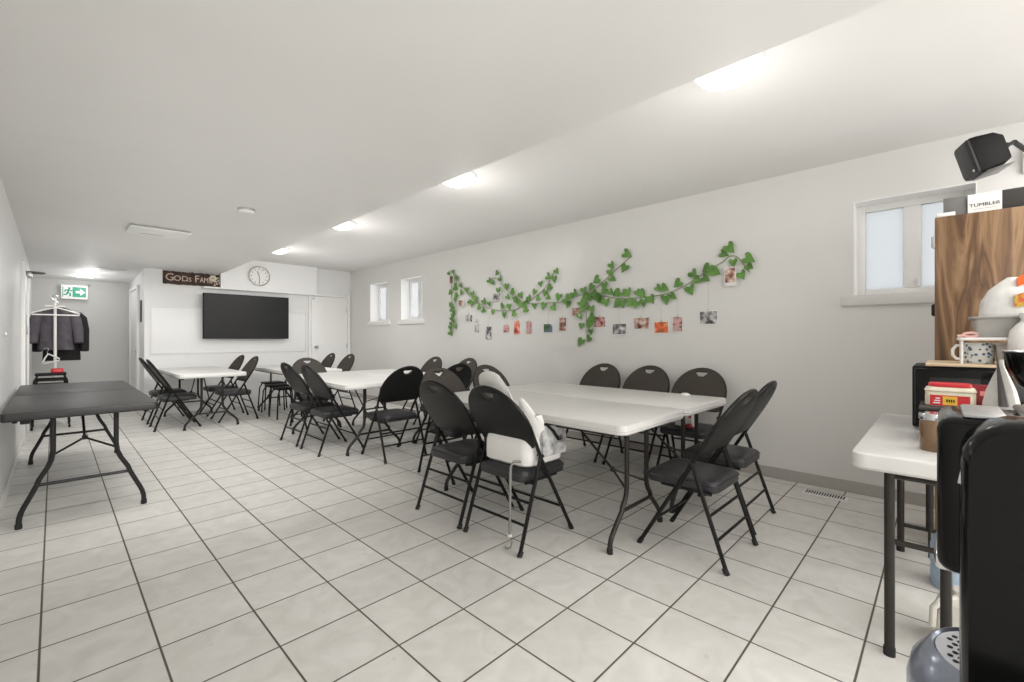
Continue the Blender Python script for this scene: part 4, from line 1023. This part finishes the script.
# ------------------------------------------------------------------ lights
def area(name, loc, rot, sx, sy, w, col=(1, .985, .96)):
    l = bpy.data.lights.new(name, 'AREA'); l.shape = 'RECTANGLE'; l.size = sx; l.size_y = sy; l.energy = w; l.color = col
    o = bpy.data.objects.new(name, l); C.objects.link(o); o.location = loc; o.rotation_euler = rot; return o
area('fill_behind', (2.0, YB+.1, 1.6), (math.radians(92), 0, 0), 4.0, 1.6, 75)  # added fill behind the camera for even brightness, no fixture there
area('fill_low_ceiling', (.6, -1.2, 2.3), (0, 0, 0), 1.0, 1.4, 22)  # unseen fill added under the low ceiling behind the camera
area('fill_high_ceiling', (3.2, -1.2, 2.55), (0, 0, 0), 1.2, 1.4, 24)  # unseen fill added beneath the high ceiling, out of view
area('fill_uplight', (.85, 3.9, 1.7), (PI, 0, 0), 1.6, 9., 7)  # added upward fill to brighten the low ceiling, no real uplighter
area('fill_uplight', (3.1, 3.9, 2.0), (PI, 0, 0), 1.6, 9., 8)  # same added upward fill for the high ceiling
for lx, ly_, tl, en in ((.85, 4.3, 25, 15), (.85, 6.6, 20, 17), (3.1, 4.6, 25, 8), (3.1, 6.8, 20, 13), (.35, 8.6, 14, 7)):  # added overhead fill, tilted so the camera faces only the unlit backs
    area('fill_overhead', (lx, ly_, 2.28 if lx < 2 else 2.52), (math.radians(tl), 0, 0), .9 if lx > .5 else .5, .9, en).data.spread = math.radians(140)
for y, w in ((.8, 4), (3., 6), (5.2, 6), (7.38, 6)):
    l = bpy.data.lights.new('dome_bulb', 'POINT'); l.energy = w; l.shadow_soft_size = .1; l.color = (1, .97, .93)
    o = bpy.data.objects.new('dome_bulb', l); C.objects.link(o); o.location = (2.5, y, 2.2)
    l.use_shadow = True
area('fill_wash', (.95, 2.0, 2.2), (math.radians(62), 0, 0), 1.6, .3, 11).data.spread = math.radians(80)  # added fill aimed at the far wall, no lamp hangs here
area('fill_wash', (3.1, 2.6, 2.5), (math.radians(62), 0, 0), 1.8, .3, 12).data.spread = math.radians(80)  # second added far-wall fill, on the window-wall side
for x, y in ((.42, 9.75), (.36, 10.25)):
    l = bpy.data.lights.new('corridor_bulb', 'POINT'); l.energy = 3; l.shadow_soft_size = .08
    o = bpy.data.objects.new('corridor_bulb', l); C.objects.link(o); o.location = (x, y, 2.1)

w = bpy.data.worlds.new('sky'); bpy.context.scene.world = w; w.use_nodes = True
w.node_tree.nodes['Background'].inputs[0].default_value = (.98, .99, 1., 1); w.node_tree.nodes['Background'].inputs[1].default_value = 3.2

# ------------------------------------------------------------------ camera
cam = bpy.data.cameras.new('camera'); co = bpy.data.objects.new('camera', cam); C.objects.link(co)
cam.sensor_width = 36; cam.lens = 444.75*36/1024; cam.shift_y = -2.38/1024; cam.clip_start = .02; cam.clip_end = 60
co.location = (0, 0, 1.2024); co.rotation_euler = (PI/2, 0, -.7999)
bpy.context.scene.camera = co
sc = bpy.context.scene
sc.view_settings.view_transform = 'Standard'; sc.view_settings.look = 'None'; sc.view_settings.exposure = .07; sc.view_settings.gamma = 1.0
sc.cycles.max_bounces = 12; sc.cycles.diffuse_bounces = 8; sc.cycles.use_denoising = True
